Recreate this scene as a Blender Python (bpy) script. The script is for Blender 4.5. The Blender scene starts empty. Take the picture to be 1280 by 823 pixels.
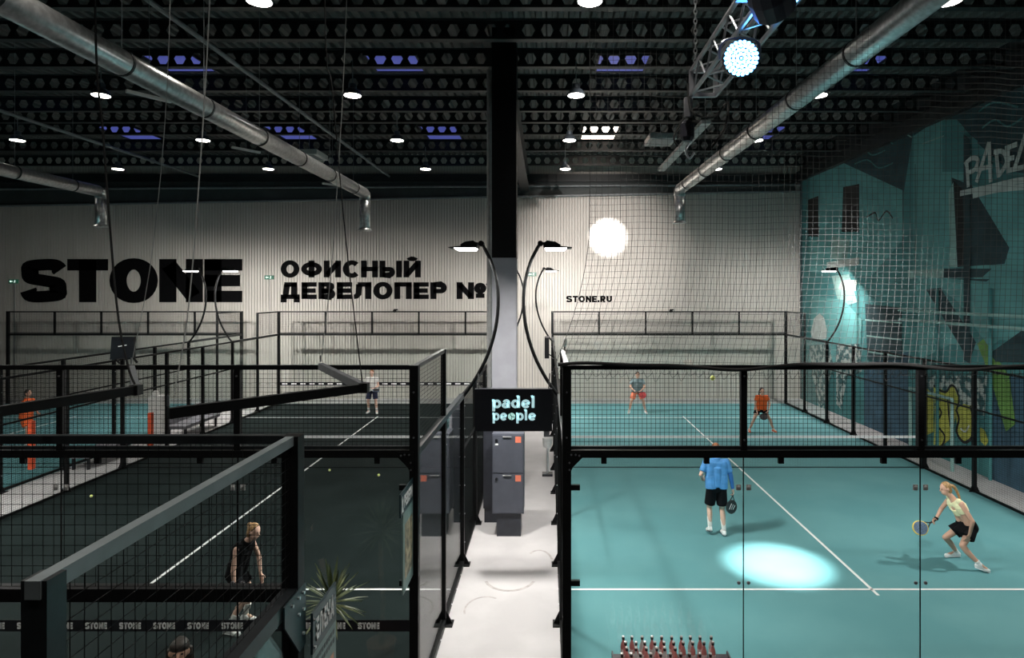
import bpy, bmesh, math, random
from mathutils import Vector, Matrix
random.seed(7)
PI = math.pi
scene = bpy.context.scene
COL = scene.collection

# ------------------------------------------------------------------ camera
CAMZ = 4.81
cam_data = bpy.data.cameras.new('camera')
cam_data.sensor_width = 36.0
cam_data.lens = 793.0 / 1280.0 * 36.0
cam_data.shift_x = -44.0 / 1280.0
cam_data.shift_y = -46.5 / 1280.0
cam_data.clip_end = 200
cam = bpy.data.objects.new('camera', cam_data)
COL.objects.link(cam)
cam.location = (0, 0, CAMZ)
cam.rotation_euler = (PI / 2, 0, 0)
scene.camera = cam

# ------------------------------------------------------------------ world, exposure
world = bpy.data.worlds.new('world')
scene.world = world
world.use_nodes = True
world.node_tree.nodes['Background'].inputs['Color'].default_value = (0.10, 0.12, 0.14, 1)
world.node_tree.nodes['Background'].inputs['Strength'].default_value = 0.06
scene.view_settings.view_transform = 'Standard'
scene.view_settings.look = 'None'
scene.view_settings.gamma = 1.0
scene.view_settings.exposure = 0.0
scene.cycles.transparent_max_bounces = 24
scene.cycles.max_bounces = 8
scene.cycles.sample_clamp_indirect = 6.0
FLOOD_WATTS = 450.0
BAY_STRENGTH = 16.0
BAY_WATTS = 120.0
LOUNGE_WATTS = 480.0


def spot(name, loc, target, watts, half_angle, blend, color=(1, 1, 1), radius=0.06):
    l = bpy.data.lights.new(name, 'SPOT')
    l.energy = watts
    l.spot_size = 2 * half_angle
    l.spot_blend = blend
    l.color = color
    l.shadow_soft_size = radius
    o = bpy.data.objects.new(name, l)
    COL.objects.link(o)
    o.location = loc
    o.rotation_euler = (Vector(target) - Vector(loc)).to_track_quat('-Z', 'Y').to_euler()
    return o


# beams and wall wash of added, unseen ceiling spots (housings below) and the wash light on the truss
spot('added_beam_court', (4.55, 8.95, 9.55), (4.05, 11.15, 0.0), 30000, math.radians(6.3), 1.0, (1.0, 0.98, 0.96))
spot('added_beam_wall', (1.35, 8.85, 9.55), (2.74, 28.5, 7.28), 110000, math.radians(2.8), 0.8, (1.0, 0.95, 0.88))
spot('added_wash_wall', (1.35, 8.85, 9.55), (2.2, 28.5, 6.2), 14000, math.radians(13.5), 1.0, (1.0, 0.93, 0.88))  # extra wash added to brighten the far wall
spot('stage_wash_net', (1.50, 4.15, 6.62), (3.55, 7.28, 4.75), 3200, math.radians(15.5), 1.0, (1.0, 0.98, 0.95))

# ------------------------------------------------------------------ materials


def mat(name, color, rough=0.6, metal=0.0, noise=0.0, scale=8.0, bump=0.0, bump_scale=60.0,
        emit=None, estr=0.0, spec=0.5, color2=None, lo=0.4, hi=0.65):
    m = bpy.data.materials.new(name)
    m.use_nodes = True
    nt = m.node_tree
    b = nt.nodes['Principled BSDF']
    b.inputs['Base Color'].default_value = (*color, 1)
    b.inputs['Roughness'].default_value = rough
    b.inputs['Metallic'].default_value = metal
    b.inputs['Specular IOR Level'].default_value = spec
    tc = nt.nodes.new('ShaderNodeTexCoord')
    if noise > 0 or color2:
        n = nt.nodes.new('ShaderNodeTexNoise')
        n.inputs['Scale'].default_value = scale
        n.inputs['Detail'].default_value = 5
        r = nt.nodes.new('ShaderNodeValToRGB')
        r.color_ramp.elements[0].position = lo
        r.color_ramp.elements[1].position = hi
        c2 = color2 or tuple(min(1, c * (1 + noise)) for c in color)
        c1 = color if color2 else tuple(c * (1 - noise) for c in color)
        r.color_ramp.elements[0].color = (*c1, 1)
        r.color_ramp.elements[1].color = (*c2, 1)
        nt.links.new(tc.outputs['Object'], n.inputs['Vector'])
        nt.links.new(n.outputs['Fac'], r.inputs['Fac'])
        nt.links.new(r.outputs['Color'], b.inputs['Base Color'])
    if bump > 0:
        n2 = nt.nodes.new('ShaderNodeTexNoise')
        n2.inputs['Scale'].default_value = bump_scale
        bp = nt.nodes.new('ShaderNodeBump')
        bp.inputs['Strength'].default_value = bump
        bp.inputs['Distance'].default_value = 0.01
        nt.links.new(tc.outputs['Object'], n2.inputs['Vector'])
        nt.links.new(n2.outputs['Fac'], bp.inputs['Height'])
        nt.links.new(bp.outputs['Normal'], b.inputs['Normal'])
    if emit:
        b.inputs['Emission Color'].default_value = (*emit, 1)
        b.inputs['Emission Strength'].default_value = estr
    return m


def glass_mat(name, tint, ior=1.45):
    m = bpy.data.materials.new(name)
    m.use_nodes = True
    nt = m.node_tree
    for n in list(nt.nodes):
        nt.nodes.remove(n)
    out = nt.nodes.new('ShaderNodeOutputMaterial')
    mix = nt.nodes.new('ShaderNodeMixShader')
    tr = nt.nodes.new('ShaderNodeBsdfTransparent')
    tr.inputs['Color'].default_value = (*tint, 1)
    gl = nt.nodes.new('ShaderNodeBsdfGlossy')
    gl.inputs['Roughness'].default_value = 0.02
    fr = nt.nodes.new('ShaderNodeFresnel')
    # both faces of a pane reflect alike: undo the inside-out index the node assumes on back faces
    geo = nt.nodes.new('ShaderNodeNewGeometry')
    mi = nt.nodes.new('ShaderNodeMapRange')
    mi.inputs['To Min'].default_value = ior
    mi.inputs['To Max'].default_value = 1.0 / ior
    nt.links.new(geo.outputs['Backfacing'], mi.inputs['Value'])
    nt.links.new(mi.outputs['Result'], fr.inputs['IOR'])
    nt.links.new(fr.outputs['Fac'], mix.inputs['Fac'])
    nt.links.new(tr.outputs['BSDF'], mix.inputs[1])
    nt.links.new(gl.outputs['BSDF'], mix.inputs[2])
    nt.links.new(mix.outputs['Shader'], out.inputs['Surface'])
    return m


M = {}
M['black'] = mat('black_powder_coat', (0.004, 0.0045, 0.005), 0.5, noise=0.2, scale=20, spec=0.22)
M['black_sheen'] = mat('black_sheen_coat', (0.012, 0.015, 0.017), 0.35, spec=0.35, noise=0.15, scale=20)
M['wire'] = mat('black_wire', (0.003, 0.003, 0.0035), 0.6, spec=0.15)
M['rope_net'] = mat('grey_netting', (0.085, 0.087, 0.087), 0.8)
M['rope_dark'] = mat('dark_rope', (0.015, 0.015, 0.015), 0.8, noise=0.3, scale=60)
M['teal_turf'] = mat('teal_turf', (0.098, 0.262, 0.284), 0.8, color2=(0.122, 0.298, 0.318), scale=0.6, spec=0.25)
M['dark_turf'] = mat('dark_turf', (0.005, 0.0105, 0.0105), 0.9, color2=(0.009, 0.016, 0.016), scale=0.8, spec=0.15)
M['concrete'] = mat('pale_concrete', (0.38, 0.37, 0.375), 0.6, color2=(0.45, 0.44, 0.445), scale=0.9, bump=0.1, bump_scale=40)
M['stain'] = mat('floor_stain', (0.33, 0.31, 0.30), 0.6, noise=0.15, scale=9)
M['line'] = mat('white_line', (0.78, 0.80, 0.80), 0.7, noise=0.06, scale=12)
M['wall'] = mat('wall_panel', (0.54, 0.51, 0.47), 0.55, color2=(0.58, 0.55, 0.51), scale=0.5, bump=0.05)
M['wall_groove'] = mat('wall_groove', (0.30, 0.285, 0.27), 0.7, noise=0.05)
M['dark_wall'] = mat('dark_wall', (0.03, 0.035, 0.04), 0.8, noise=0.1, scale=1)
M['deck'] = mat('roof_deck', (0.105, 0.108, 0.105), 0.6, noise=0.12, scale=1.2)
M['steel_beam'] = mat('dark_green_beam', (0.014, 0.019, 0.020), 0.5, noise=0.2, scale=3)
M['column'] = mat('column_paint', (0.34, 0.345, 0.385), 0.5, noise=0.05, scale=3)
M['duct'] = mat('galvanised_duct', (0.60, 0.61, 0.61), 0.32, 0.9, noise=0.15, scale=14, bump=0.05)
M['pipe'] = mat('grey_pipe', (0.22, 0.24, 0.25), 0.5, noise=0.1)
M['pale_pipe'] = mat('pale_pipe', (0.42, 0.43, 0.43), 0.5, noise=0.1)
M['steel'] = mat('bright_steel', (0.65, 0.66, 0.68), 0.3, 1.0, noise=0.05)
M['truss'] = mat('truss_aluminium', (0.42, 0.43, 0.46), 0.35, 0.9, noise=0.1)
M['glass'] = glass_mat('clear_court_glass', (0.965, 0.985, 0.98))
M['glass_edge'] = mat('teal_glass_edge', (0.12, 0.36, 0.38), 0.2, noise=0.1)
M['letter_black'] = mat('black_vinyl', (0.003, 0.003, 0.0035), 0.8, noise=0.1, spec=0.08)
M['letter_white'] = mat('white_vinyl', (0.88, 0.9, 0.9), 0.6, noise=0.05)
M['letter_cyan'] = mat('lit_cyan_letters', (0.6, 0.85, 0.9), 0.5, emit=(0.55, 0.88, 0.93), estr=0.55)
M['mint'] = mat('lit_mint_ball', (0.5, 0.8, 0.75), 0.5, emit=(0.45, 0.8, 0.72), estr=0.75)
M['sign_black'] = mat('sign_black', (0.008, 0.009, 0.013), 0.35, noise=0.1)
M['exit'] = mat('exit_green', (0.03, 0.12, 0.08), 0.4, emit=(0.05, 0.30, 0.18), estr=0.12)
M['exit_white'] = mat('exit_white', (0.8, 0.9, 0.85), 0.4, emit=(0.8, 1.0, 0.9), estr=0.6)
M['cabinet'] = mat('slate_cabinet', (0.075, 0.082, 0.105), 0.45, noise=0.06, scale=4)
M['cabinet_dark'] = mat('cabinet_plinth', (0.022, 0.025, 0.034), 0.5, noise=0.1)
M['orange_label'] = mat('orange_label', (0.75, 0.20, 0.12), 0.5, noise=0.05)
M['lamp_glow'] = mat('lamp_diffuser', (0.9, 0.9, 0.88), 0.4, emit=(1.0, 0.96, 0.9), estr=12)
M['bay_glow'] = mat('bay_diffuser', (0.9, 0.9, 0.88), 0.4, emit=(1.0, 0.94, 0.85), estr=BAY_STRENGTH)
M['bay_shell'] = mat('bay_shell', (0.10, 0.12, 0.14), 0.4, 0.5, noise=0.1)
M['sky_blue'] = mat('dusk_skylight', (0.1, 0.12, 0.3), 0.4, emit=(0.10, 0.12, 0.50), estr=0.5)
M['sky_warm'] = mat('bright_skylight', (0.9, 0.8, 0.7), 0.4, emit=(1.0, 0.80, 0.68), estr=7.0)
M['led'] = mat('led_blue', (0.6, 0.8, 1.0), 0.3, emit=(0.13, 0.46, 1.0), estr=11)
M['led_ring'] = mat('par_can', (0.02, 0.02, 0.03), 0.4, noise=0.1)
M['lavender'] = mat('stage_light_shell', (0.035, 0.035, 0.06), 0.4, noise=0.1)
M['ball'] = mat('ball_felt', (0.80, 0.88, 0.25), 0.9, noise=0.12, scale=60, bump=0.3)
M['skin'] = mat('skin', (0.62, 0.36, 0.26), 0.55, noise=0.06, scale=9)
M['skin_pale'] = mat('skin_pale', (0.72, 0.46, 0.36), 0.55, noise=0.06, scale=9)
M['hair_blond'] = mat('hair_blond', (0.36, 0.21, 0.09), 0.6, noise=0.3, scale=40)
M['hair_dark'] = mat('hair_dark', (0.025, 0.017, 0.013), 0.55, noise=0.3, scale=40)
M['hair_red'] = mat('hair_ginger', (0.30, 0.12, 0.05), 0.6, noise=0.3, scale=40)
M['eye'] = mat('eye', (0.03, 0.02, 0.02), 0.2, noise=0.1)
M['blue_cloth'] = mat('blue_cloth', (0.085, 0.30, 0.66), 0.8, noise=0.12, scale=9, bump=0.2)
M['blue_sleeve'] = mat('blue_sleeve', (0.03, 0.15, 0.45), 0.8, noise=0.12, scale=9)
M['black_cloth'] = mat('black_cloth', (0.004, 0.0045, 0.006), 0.9, spec=0.15, noise=0.2, scale=9)
M['navy_cloth'] = mat('navy_cloth', (0.012, 0.018, 0.05), 0.85, noise=0.2, scale=9)
M['white_cloth'] = mat('white_cloth', (0.80, 0.80, 0.78), 0.8, noise=0.05, scale=9)
M['yellow_cloth'] = mat('pale_yellow_cloth', (0.85, 0.80, 0.50), 0.8, noise=0.05, scale=9)
M['grey_cloth'] = mat('grey_teal_cloth', (0.22, 0.30, 0.32), 0.85, noise=0.15, scale=9)
M['orange_cloth'] = mat('orange_cloth', (0.90, 0.15, 0.03), 0.8, noise=0.1, scale=9)
M['coral_cloth'] = mat('coral_cloth', (0.75, 0.20, 0.11), 0.8, noise=0.1, scale=9)
M['red_pad'] = mat('orange_red_pad', (0.70, 0.10, 0.035), 0.7, noise=0.12, scale=6)
M['shoe_white'] = mat('shoe_white', (0.85, 0.86, 0.86), 0.6, noise=0.04, scale=9)
M['shoe_dark'] = mat('shoe_dark', (0.06, 0.08, 0.10), 0.6, noise=0.1, scale=9)
M['racket_black'] = mat('racket_black', (0.015, 0.016, 0.018), 0.35, noise=0.1)
M['racket_yellow'] = mat('racket_yellow', (0.75, 0.55, 0.10), 0.4, noise=0.1)
M['racket_grey'] = mat('racket_blue_grey', (0.12, 0.18, 0.28), 0.4, noise=0.2, scale=20)
M['racket_red'] = mat('racket_red', (0.45, 0.04, 0.04), 0.4, noise=0.2, scale=20)
M['leaf'] = mat('yucca_leaf', (0.055, 0.085, 0.03), 0.5, color2=(0.17, 0.20, 0.085), scale=5)
M['trunk'] = mat('yucca_trunk', (0.16, 0.10, 0.06), 0.9, noise=0.3, scale=14, bump=0.4)
M['pot'] = mat('clay_pot', (0.25, 0.13, 0.08), 0.8, noise=0.15)
M['teal_sign'] = mat('dark_teal_sign', (0.008, 0.026, 0.032), 0.4, noise=0.08)
M['mint_sign'] = mat('grey_mint_poster', (0.18, 0.27, 0.255), 0.5, noise=0.08)
M['poster_photo'] = mat('poster_photo', (0.10, 0.09, 0.06), 0.5, color2=(0.55, 0.46, 0.28), scale=9)
M['poster_orange'] = mat('poster_orange', (0.40, 0.22, 0.14), 0.5, color2=(0.62, 0.34, 0.22), scale=9)
M['bench'] = mat('grey_bench', (0.16, 0.16, 0.18), 0.6, noise=0.1)
M['white_box'] = mat('white_box', (0.70, 0.70, 0.68), 0.5, noise=0.05)
M['bottle_pink'] = mat('bottle_pink', (0.52, 0.20, 0.19), 0.12, noise=0.1)
M['bottle_clear'] = mat('bottle_pale', (0.52, 0.53, 0.53), 0.1, noise=0.1)
M['bottle_amber'] = mat('bottle_rust', (0.34, 0.20, 0.16), 0.12, noise=0.1)
M['cap'] = mat('silver_cap', (0.78, 0.78, 0.76), 0.25, 0.6, noise=0.05)
M['cap_band'] = mat('dark_cap_band', (0.015, 0.013, 0.014), 0.4, noise=0.1)
M['bottle_label'] = mat('bottle_label', (0.66, 0.55, 0.54), 0.5, noise=0.1)
M['table'] = mat('dark_table', (0.055, 0.05, 0.06), 0.5, noise=0.1)
M['white_cord'] = mat('pale_cord', (0.35, 0.36, 0.35), 0.7, noise=0.1)
# mural paints
M['mural_base'] = mat('mural_navy', (0.020, 0.052, 0.065), 0.8, color2=(0.03, 0.085, 0.10), scale=1.6)
M['mural_teal'] = mat('mural_teal', (0.055, 0.215, 0.225), 0.75, noise=0.12, scale=1.0)
M['mural_light'] = mat('mural_pale_teal', (0.115, 0.34, 0.345), 0.75, noise=0.12, scale=1.2)
M['mural_pale'] = mat('mural_mint', (0.26, 0.44, 0.42), 0.75, noise=0.15, scale=1.5)
M['mural_dark'] = mat('mural_ink', (0.014, 0.045, 0.055), 0.8, noise=0.2, scale=2)
M['mural_black'] = mat('mural_black', (0.008, 0.012, 0.013), 0.8, noise=0.2, scale=2)
M['mural_window'] = mat('mural_brown', (0.022, 0.020, 0.020), 0.8, noise=0.2, scale=2)
M['mural_white'] = mat('mural_white', (0.50, 0.56, 0.54), 0.8, noise=0.12, scale=3)
M['mural_yellow'] = mat('mural_yellow', (0.42, 0.44, 0.08), 0.8, noise=0.15, scale=2)
M['mural_green'] = mat('mural_green', (0.14, 0.30, 0.07), 0.8, noise=0.2, scale=2)
M['mural_blue'] = mat('mural_slate_blue', (0.04, 0.10, 0.15), 0.8, noise=0.2, scale=2)
M['mural_cracks'] = mat('mural_cracks', (0.04, 0.12, 0.13), 0.8, color2=(0.42, 0.48, 0.46), scale=4, lo=0.47, hi=0.55)

# ------------------------------------------------------------------ mesh helpers


class MB:
    def __init__(s):
        s.v, s.f = [], []

    def add(s, vs, fs):
        k = len(s.v)
        s.v += [tuple(p) for p in vs]
        s.f += [tuple(i + k for i in f) for f in fs]
        return s

    def box(s, x0, x1, y0, y1, z0, z1):
        return s.add([(x0, y0, z0), (x1, y0, z0), (x1, y1, z0), (x0, y1, z0), (x0, y0, z1), (x1, y0, z1), (x1, y1, z1), (x0, y1, z1)],
                     [(0, 3, 2, 1), (4, 5, 6, 7), (0, 1, 5, 4), (1, 2, 6, 5), (2, 3, 7, 6), (3, 0, 4, 7)])

    def tube(s, pts, r, n=8, caps=True):
        pts = [Vector(p) for p in pts]
        rs = r if isinstance(r, (list, tuple)) else [r] * len(pts)
        k = len(s.v)
        side = None
        for i, p in enumerate(pts):
            t = (pts[min(i + 1, len(pts) - 1)] - pts[max(i - 1, 0)]).normalized()
            if side is None:
                a = Vector((0, 0, 1)) if abs(t.z) < 0.9 else Vector((1, 0, 0))
                side = t.cross(a).normalized()
            else:
                side = (side - t * side.dot(t)).normalized()
            up = side.cross(t)
            for j in range(n):
                a = 2 * PI * (j + 0.5) / n
                s.v.append(tuple(p + (side * math.cos(a) + up * math.sin(a)) * rs[i]))
        for i in range(len(pts) - 1):
            for j in range(n):
                a, b = k + i * n + j, k + i * n + (j + 1) % n
                s.f.append((a, b, b + n, a + n))
        if caps:
            s.f.append(tuple(k + j for j in range(n))[::-1])
            s.f.append(tuple(k + (len(pts) - 1) * n + j for j in range(n)))
        return s

    def bar(s, p, q, w, h=None):
        """rectangular bar, w across (horizontal), h vertical-ish"""
        h = h or w
        p, q = Vector(p), Vector(q)
        t = (q - p).normalized()
        a = Vector((0, 0, 1)) if abs(t.z) < 0.95 else Vector((0, 1, 0))
        sd = t.cross(a).normalized()
        up = sd.cross(t)
        vs = []
        for o in (p, q):
            for x, y in ((-1, -1), (1, -1), (1, 1), (-1, 1)):
                vs.append(o + sd * (x * w / 2) + up * (y * h / 2))
        return s.add(vs, [(0, 3, 2, 1), (4, 5, 6, 7), (0, 1, 5, 4), (1, 2, 6, 5), (2, 3, 7, 6), (3, 0, 4, 7)])

    def lathe(s, prof, c, n=16, axis='z'):
        k = len(s.v)
        for (r, h) in prof:
            for j in range(n):
                a = 2 * PI * j / n
                u, w = r * math.cos(a), r * math.sin(a)
                if axis == 'z':
                    s.v.append((c[0] + u, c[1] + w, c[2] + h))
                elif axis == 'y':
                    s.v.append((c[0] + u, c[1] + h, c[2] + w))
                else:
                    s.v.append((c[0] + h, c[1] + u, c[2] + w))
        for i in range(len(prof) - 1):
            for j in range(n):
                a, b = k + i * n + j, k + i * n + (j + 1) % n
                s.f.append((a, b, b + n, a + n))
        s.f.append(tuple(k + j for j in range(n))[::-1])
        s.f.append(tuple(k + (len(prof) - 1) * n + j for j in range(n)))
        return s

    def ball(s, c, r, n=10, m=6):
        c = Vector(c)
        rr = r if isinstance(r, (tuple, list)) else (r, r, r)
        k = len(s.v)
        s.v.append((c.x, c.y, c.z - rr[2]))
        for i in range(1, m):
            th = PI * i / m
            for j in range(n):
                a = 2 * PI * j / n
                s.v.append((c.x + rr[0] * math.sin(th) * math.cos(a), c.y + rr[1] * math.sin(th) * math.sin(a), c.z - rr[2] * math.cos(th)))
        s.v.append((c.x, c.y, c.z + rr[2]))
        top = len(s.v) - 1
        for j in range(n):
            s.f.append((k, k + 1 + (j + 1) % n, k + 1 + j))
            for i in range(m - 2):
                a, b = k + 1 + i * n + j, k + 1 + i * n + (j + 1) % n
                s.f.append((a, b, b + n, a + n))
            s.f.append((top, k + 1 + (m - 2) * n + j, k + 1 + (m - 2) * n + (j + 1) % n))
        return s

    def prism(s, poly, fn, d0, d1):
        """extrude a 2-D polygon; fn(u, v, d) -> 3-D point"""
        n = len(poly)
        vs = [fn(u, v, d0) for u, v in poly] + [fn(u, v, d1) for u, v in poly]
        fs = [tuple(range(n))[::-1], tuple(range(n, 2 * n))]
        fs += [(i, (i + 1) % n, n + (i + 1) % n, n + i) for i in range(n)]
        return s.add(vs, fs)

    def cone(s, p, q, r1, r2, n=10):
        """capsule with two radii"""
        p, q = Vector(p), Vector(q)
        s.tube([p, q], [r1, r2], n)
        s.ball(p, r1, n, 6)
        s.ball(q, r2, n, 6)
        return s

    def mesh(s, name, off=(0, 0, 0), recalc=True, smooth=False):
        me = bpy.data.meshes.new(name)
        me.from_pydata([(x - off[0], y - off[1], z - off[2]) for x, y, z in s.v], [], s.f)
        if recalc:
            bm = bmesh.new()
            bm.from_mesh(me)
            bmesh.ops.recalc_face_normals(bm, faces=bm.faces)
            bm.to_mesh(me)
            bm.free()
        if smooth:
            me.polygons.foreach_set('use_smooth', [True] * len(me.polygons))
        return me


def root_of(o):
    while o.parent:
        o = o.parent
    return o


def link(name, me, m, parent=None):
    if m:
        me.materials.append(m)
    o = bpy.data.objects.new(name, me)
    COL.objects.link(o)
    if parent:
        o.parent = parent
    return o


def part(name, mb, m, parent, smooth=False, recalc=True, label=None, stuff=False):
    """a mesh under a thing (or under a part); mb holds world coordinates"""
    o = link(name, mb.mesh(name, root_of(parent).location, recalc, smooth), m, parent)
    if label:
        o['label'] = label
    if stuff:
        o['kind'] = 'stuff'
    return o


def share(name, src, parent, loc):
    """another child using the same mesh"""
    o = bpy.data.objects.new(name, src.data)
    COL.objects.link(o)
    o.parent = parent
    o.location = loc
    return o


def thing(name, label, cat, loc, group=None, kind=None):
    o = bpy.data.objects.new(name, None)
    COL.objects.link(o)
    o.location = loc
    o.empty_display_size = 0.1
    o['label'] = label
    if cat:
        o['category'] = cat
    if group:
        o['group'] = group
    if kind:
        o['kind'] = kind
    return o


def single(name, mb, m, label, cat, loc, group=None, smooth=False, kind=None):
    o = link(name, mb.mesh(name, loc, True, smooth), m)
    o.location = loc
    o['label'] = label
    if cat:
        o['category'] = cat
    if group:
        o['group'] = group
    if kind:
        o['kind'] = kind
    return o


def struct(name, mb, m, label, recalc=True):
    o = link(name, mb.mesh(name, (0, 0, 0), recalc), m)
    o['kind'] = 'structure'
    o['label'] = label
    return o


ORD = 'first second third fourth fifth sixth seventh eighth ninth tenth eleventh twelfth'.split()


def spline(pts, n=6):
    """Catmull-Rom through points"""
    pts = [Vector(p) for p in pts]
    out = []
    for i in range(len(pts) - 1):
        p0, p1, p2, p3 = pts[max(i - 1, 0)], pts[i], pts[i + 1], pts[min(i + 2, len(pts) - 1)]
        for k in range(n):
            t = k / n
            out.append(0.5 * (2 * p1 + (p2 - p0) * t + (2 * p0 - 5 * p1 + 4 * p2 - p3) * t * t + (3 * p1 - p0 - 3 * p2 + p3) * t ** 3))
    out.append(pts[-1])
    return out


# ------------------------------------------------------------------ stroke lettering


def arc(cx, cy, rx, ry, a0, a1, n=12):
    return [(cx + rx * math.cos(math.radians(a0 + (a1 - a0) * i / n)), cy + ry * math.sin(math.radians(a0 + (a1 - a0) * i / n))) for i in range(n + 1)]


def glyph(ch, t):
    """(width, [(polyline, closed)]) for a cap height of 1 and stroke weight t"""
    a = t / 2
    b = min(t, 0.265) / 2
    T, B = 1 - b, b
    if ch == 'S':
        w = 0.92
        p = [(w - a * 0.7, 0.74), (w * 0.74, T - 0.01), (w * 0.48, T), (w * 0.2, T - 0.04), (a * 0.92, 0.70), (w * 0.22, 0.56), (w * 0.5, 0.50),
             (w * 0.78, 0.44), (w - a * 0.92, 0.30), (w * 0.8, B + 0.04), (w * 0.5, B), (w * 0.22, B + 0.01), (a * 0.7, 0.28)]
        return w, [([(v.x, v.y) for v in spline([(x, y, 0) for x, y in p], 5)], False)]
    if ch == 'T':
        w = 0.86
        return w, [([(0, T), (w, T)], False), ([(w / 2, 0), (w / 2, 1)], False)]
    if ch in 'OО':
        w = 1.02
        return w, [(arc(w / 2, 0.5, w / 2 - a, 0.5 - b + 0.02, 0, 360, 28)[:-1], True)]
    if ch in 'CС':
        w = 0.9
        return w, [(arc(0.5, 0.5, 0.5 - a, 0.5 - b + 0.02, 42, 318, 22), False)]
    if ch == 'Ф':
        w = 1.14
        return w, [(arc(w / 2, 0.5, w / 2 - a, 0.41 - b, 0, 360, 28)[:-1], True), ([(w / 2, 0), (w / 2, 1)], False)]
    if ch == 'N':
        w = 0.92
        return w, [([(a, 0), (a, 1)], False), ([(w - a, 0), (w - a, 1)], False), ([(a * 1.1, T), (w - a * 1.1, B)], False)]
    if ch in 'ИЙ':
        w = 0.94
        g = [([(a, 0), (a, 1)], False), ([(w - a, 0), (w - a, 1)], False), ([(a * 1.1, B), (w - a * 1.1, T)], False)]
        if ch == 'Й':
            g.append((arc(w / 2, 1.22, 0.17, 0.12, 190, 350, 8), False))
        return w, g
    if ch in 'EЕ':
        w = 0.80
        return w, [([(a, 0), (a, 1)], False), ([(0, T), (w, T)], False), ([(0, 0.5), (w * 0.94, 0.5)], False), ([(0, B), (w, B)], False)]
    if ch in 'HН':
        w = 0.92
        return w, [([(a, 0), (a, 1)], False), ([(w - a, 0), (w - a, 1)], False), ([(0, 0.5), (w, 0.5)], False)]
    if ch in 'ЬЫ':
        w = 0.84
        g = [([(a, 0), (a, 1)], False), ([(a, B), (w - 0.3, B)] + arc(w - 0.3, 0.31, 0.3 - a, 0.31 - b, -90, 90, 10) + [(a, 0.62 - b)], False)]
        if ch == 'Ы':
            g.append(([(w + 0.06 + a, 0), (w + 0.06 + a, 1)], False))
            w += 0.06 + t
        return w, g
    if ch == 'Д':
        w = 1.0
        return w, [([(0.16 + a * .6, B), (0.24 + a * .6, T)], False), ([(0.2, T), (w - 0.14, T)], False), ([(w - 0.14 - a, B), (w - 0.14 - a, 1)], False),
                   ([(0, B * 1.0), (w, B)], False), ([(a, -0.2), (a, B)], False), ([(w - a, -0.2), (w - a, B)], False)]
    if ch in 'ВB':
        w = 0.88
        return w, [([(a, 0), (a, 1)], False),
                   ([(a, B), (w - 0.28, B)] + arc(w - 0.28, 0.29, 0.28 - a, 0.29 - b, -90, 90, 10) + [(a, 0.58 - b)], False),
                   ([(a, 0.5), (w - 0.32, 0.5)] + arc(w - 0.32, 0.74, 0.28 - a, 0.26 - b, -90, 90, 10) + [(a, T)], False)]
    if ch == 'Л':
        w = 0.92
        return w, [([(0, B), (0.12, B + .02), (0.24, 0.3), (0.27, T)], False), ([(0.2, T), (w, T)], False), ([(w - a, 0), (w - a, 1)], False)]
    if ch == 'П':
        w = 0.92
        return w, [([(a, 0), (a, 1)], False), ([(w - a, 0), (w - a, 1)], False), ([(0, T), (w, T)], False)]
    if ch in 'РPR':
        w = 0.86
        g = [([(a, 0), (a, 1)], False), ([(a, T), (w - 0.31, T)] + arc(w - 0.31, 0.67, 0.31 - a, 0.33 - b, 90, -90, 10) + [(a, 0.34 + b)], False)]
        if ch == 'R':
            g.append(([(0.38, 0.42), (w - a * 0.8, 0)], False))
            w += 0.04
        return w, g
    if ch in 'AА':
        w = 0.98
        return w, [([(a * .9, 0), (w / 2, 1)], False), ([(w - a * .9, 0), (w / 2, 1)], False), ([(0.24, 0.28), (w - 0.24, 0.28)], False)]
    if ch == 'D':
        w = 0.9
        return w, [([(a, 0), (a, 1)], False), ([(a, B), (w - 0.42, B)] + arc(w - 0.42, 0.5, 0.42 - a, 0.5 - a, -90, 90, 12) + [(a, T)], False)]
    if ch == 'L':
        w = 0.74
        return w, [([(a, 0), (a, 1)], False), ([(0, B), (w, B)], False)]
    if ch == 'U':
        w = 0.9
        return w, [([(a, 1)] + arc(w / 2, 0.38, w / 2 - a, 0.38 - a, 180, 360, 12) + [(w - a, 1)], False)]
    if ch == '.':
        return t * 1.05, [([(a, 0), (a, t)], False)]
    if ch == '1':
        return 0.42, [([(0.42 - a, 0), (0.42 - a, 1)], False), ([(0, 0.78), (0.42 - a, T)], False)]
    if ch == '№':
        w, g = glyph('N', t)
        return w + 0.56, g + [(arc(w + 0.33, 0.64, 0.17, 0.2, 0, 360, 16)[:-1], True), ([(w + 0.1, 0.2), (w + 0.56, 0.2)], False)]
    # soft lower-case letters: x-height 0.66, ascender 1, descender -0.32
    X = 0.68
    if ch == 'p':
        return 0.66, [([(a * 1.25, -0.3), (a * 1.25, X)], False), ([(0, X - a * .4), (a * 1.6, X - a * .4)], False),
                      (arc(0.36, X / 2, 0.30 - a, X / 2 - a * .7, 0, 360, 20)[:-1], True)]
    if ch == 'd':
        return 0.68, [([(0.66 - a * 1.25, 0), (0.66 - a * 1.25, 1.02)], False), ([(0.40, 1.0 - a * .5), (0.66 - a, 1.0)], False),
                      (arc(0.30, X / 2, 0.30 - a, X / 2 - a * .7, 0, 360, 20)[:-1], True)]
    if ch == 'a':
        return 0.62, [([(0.6 - a * 1.25, 0), (0.6 - a * 1.25, 0.44)] + arc(0.33, 0.44, 0.27 - a, X - 0.44 - a * .5, 0, 165, 10), False),
                      (arc(0.25, 0.21, 0.25 - a, 0.21 - a * .6, 0, 360, 16)[:-1], True)]
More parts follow.
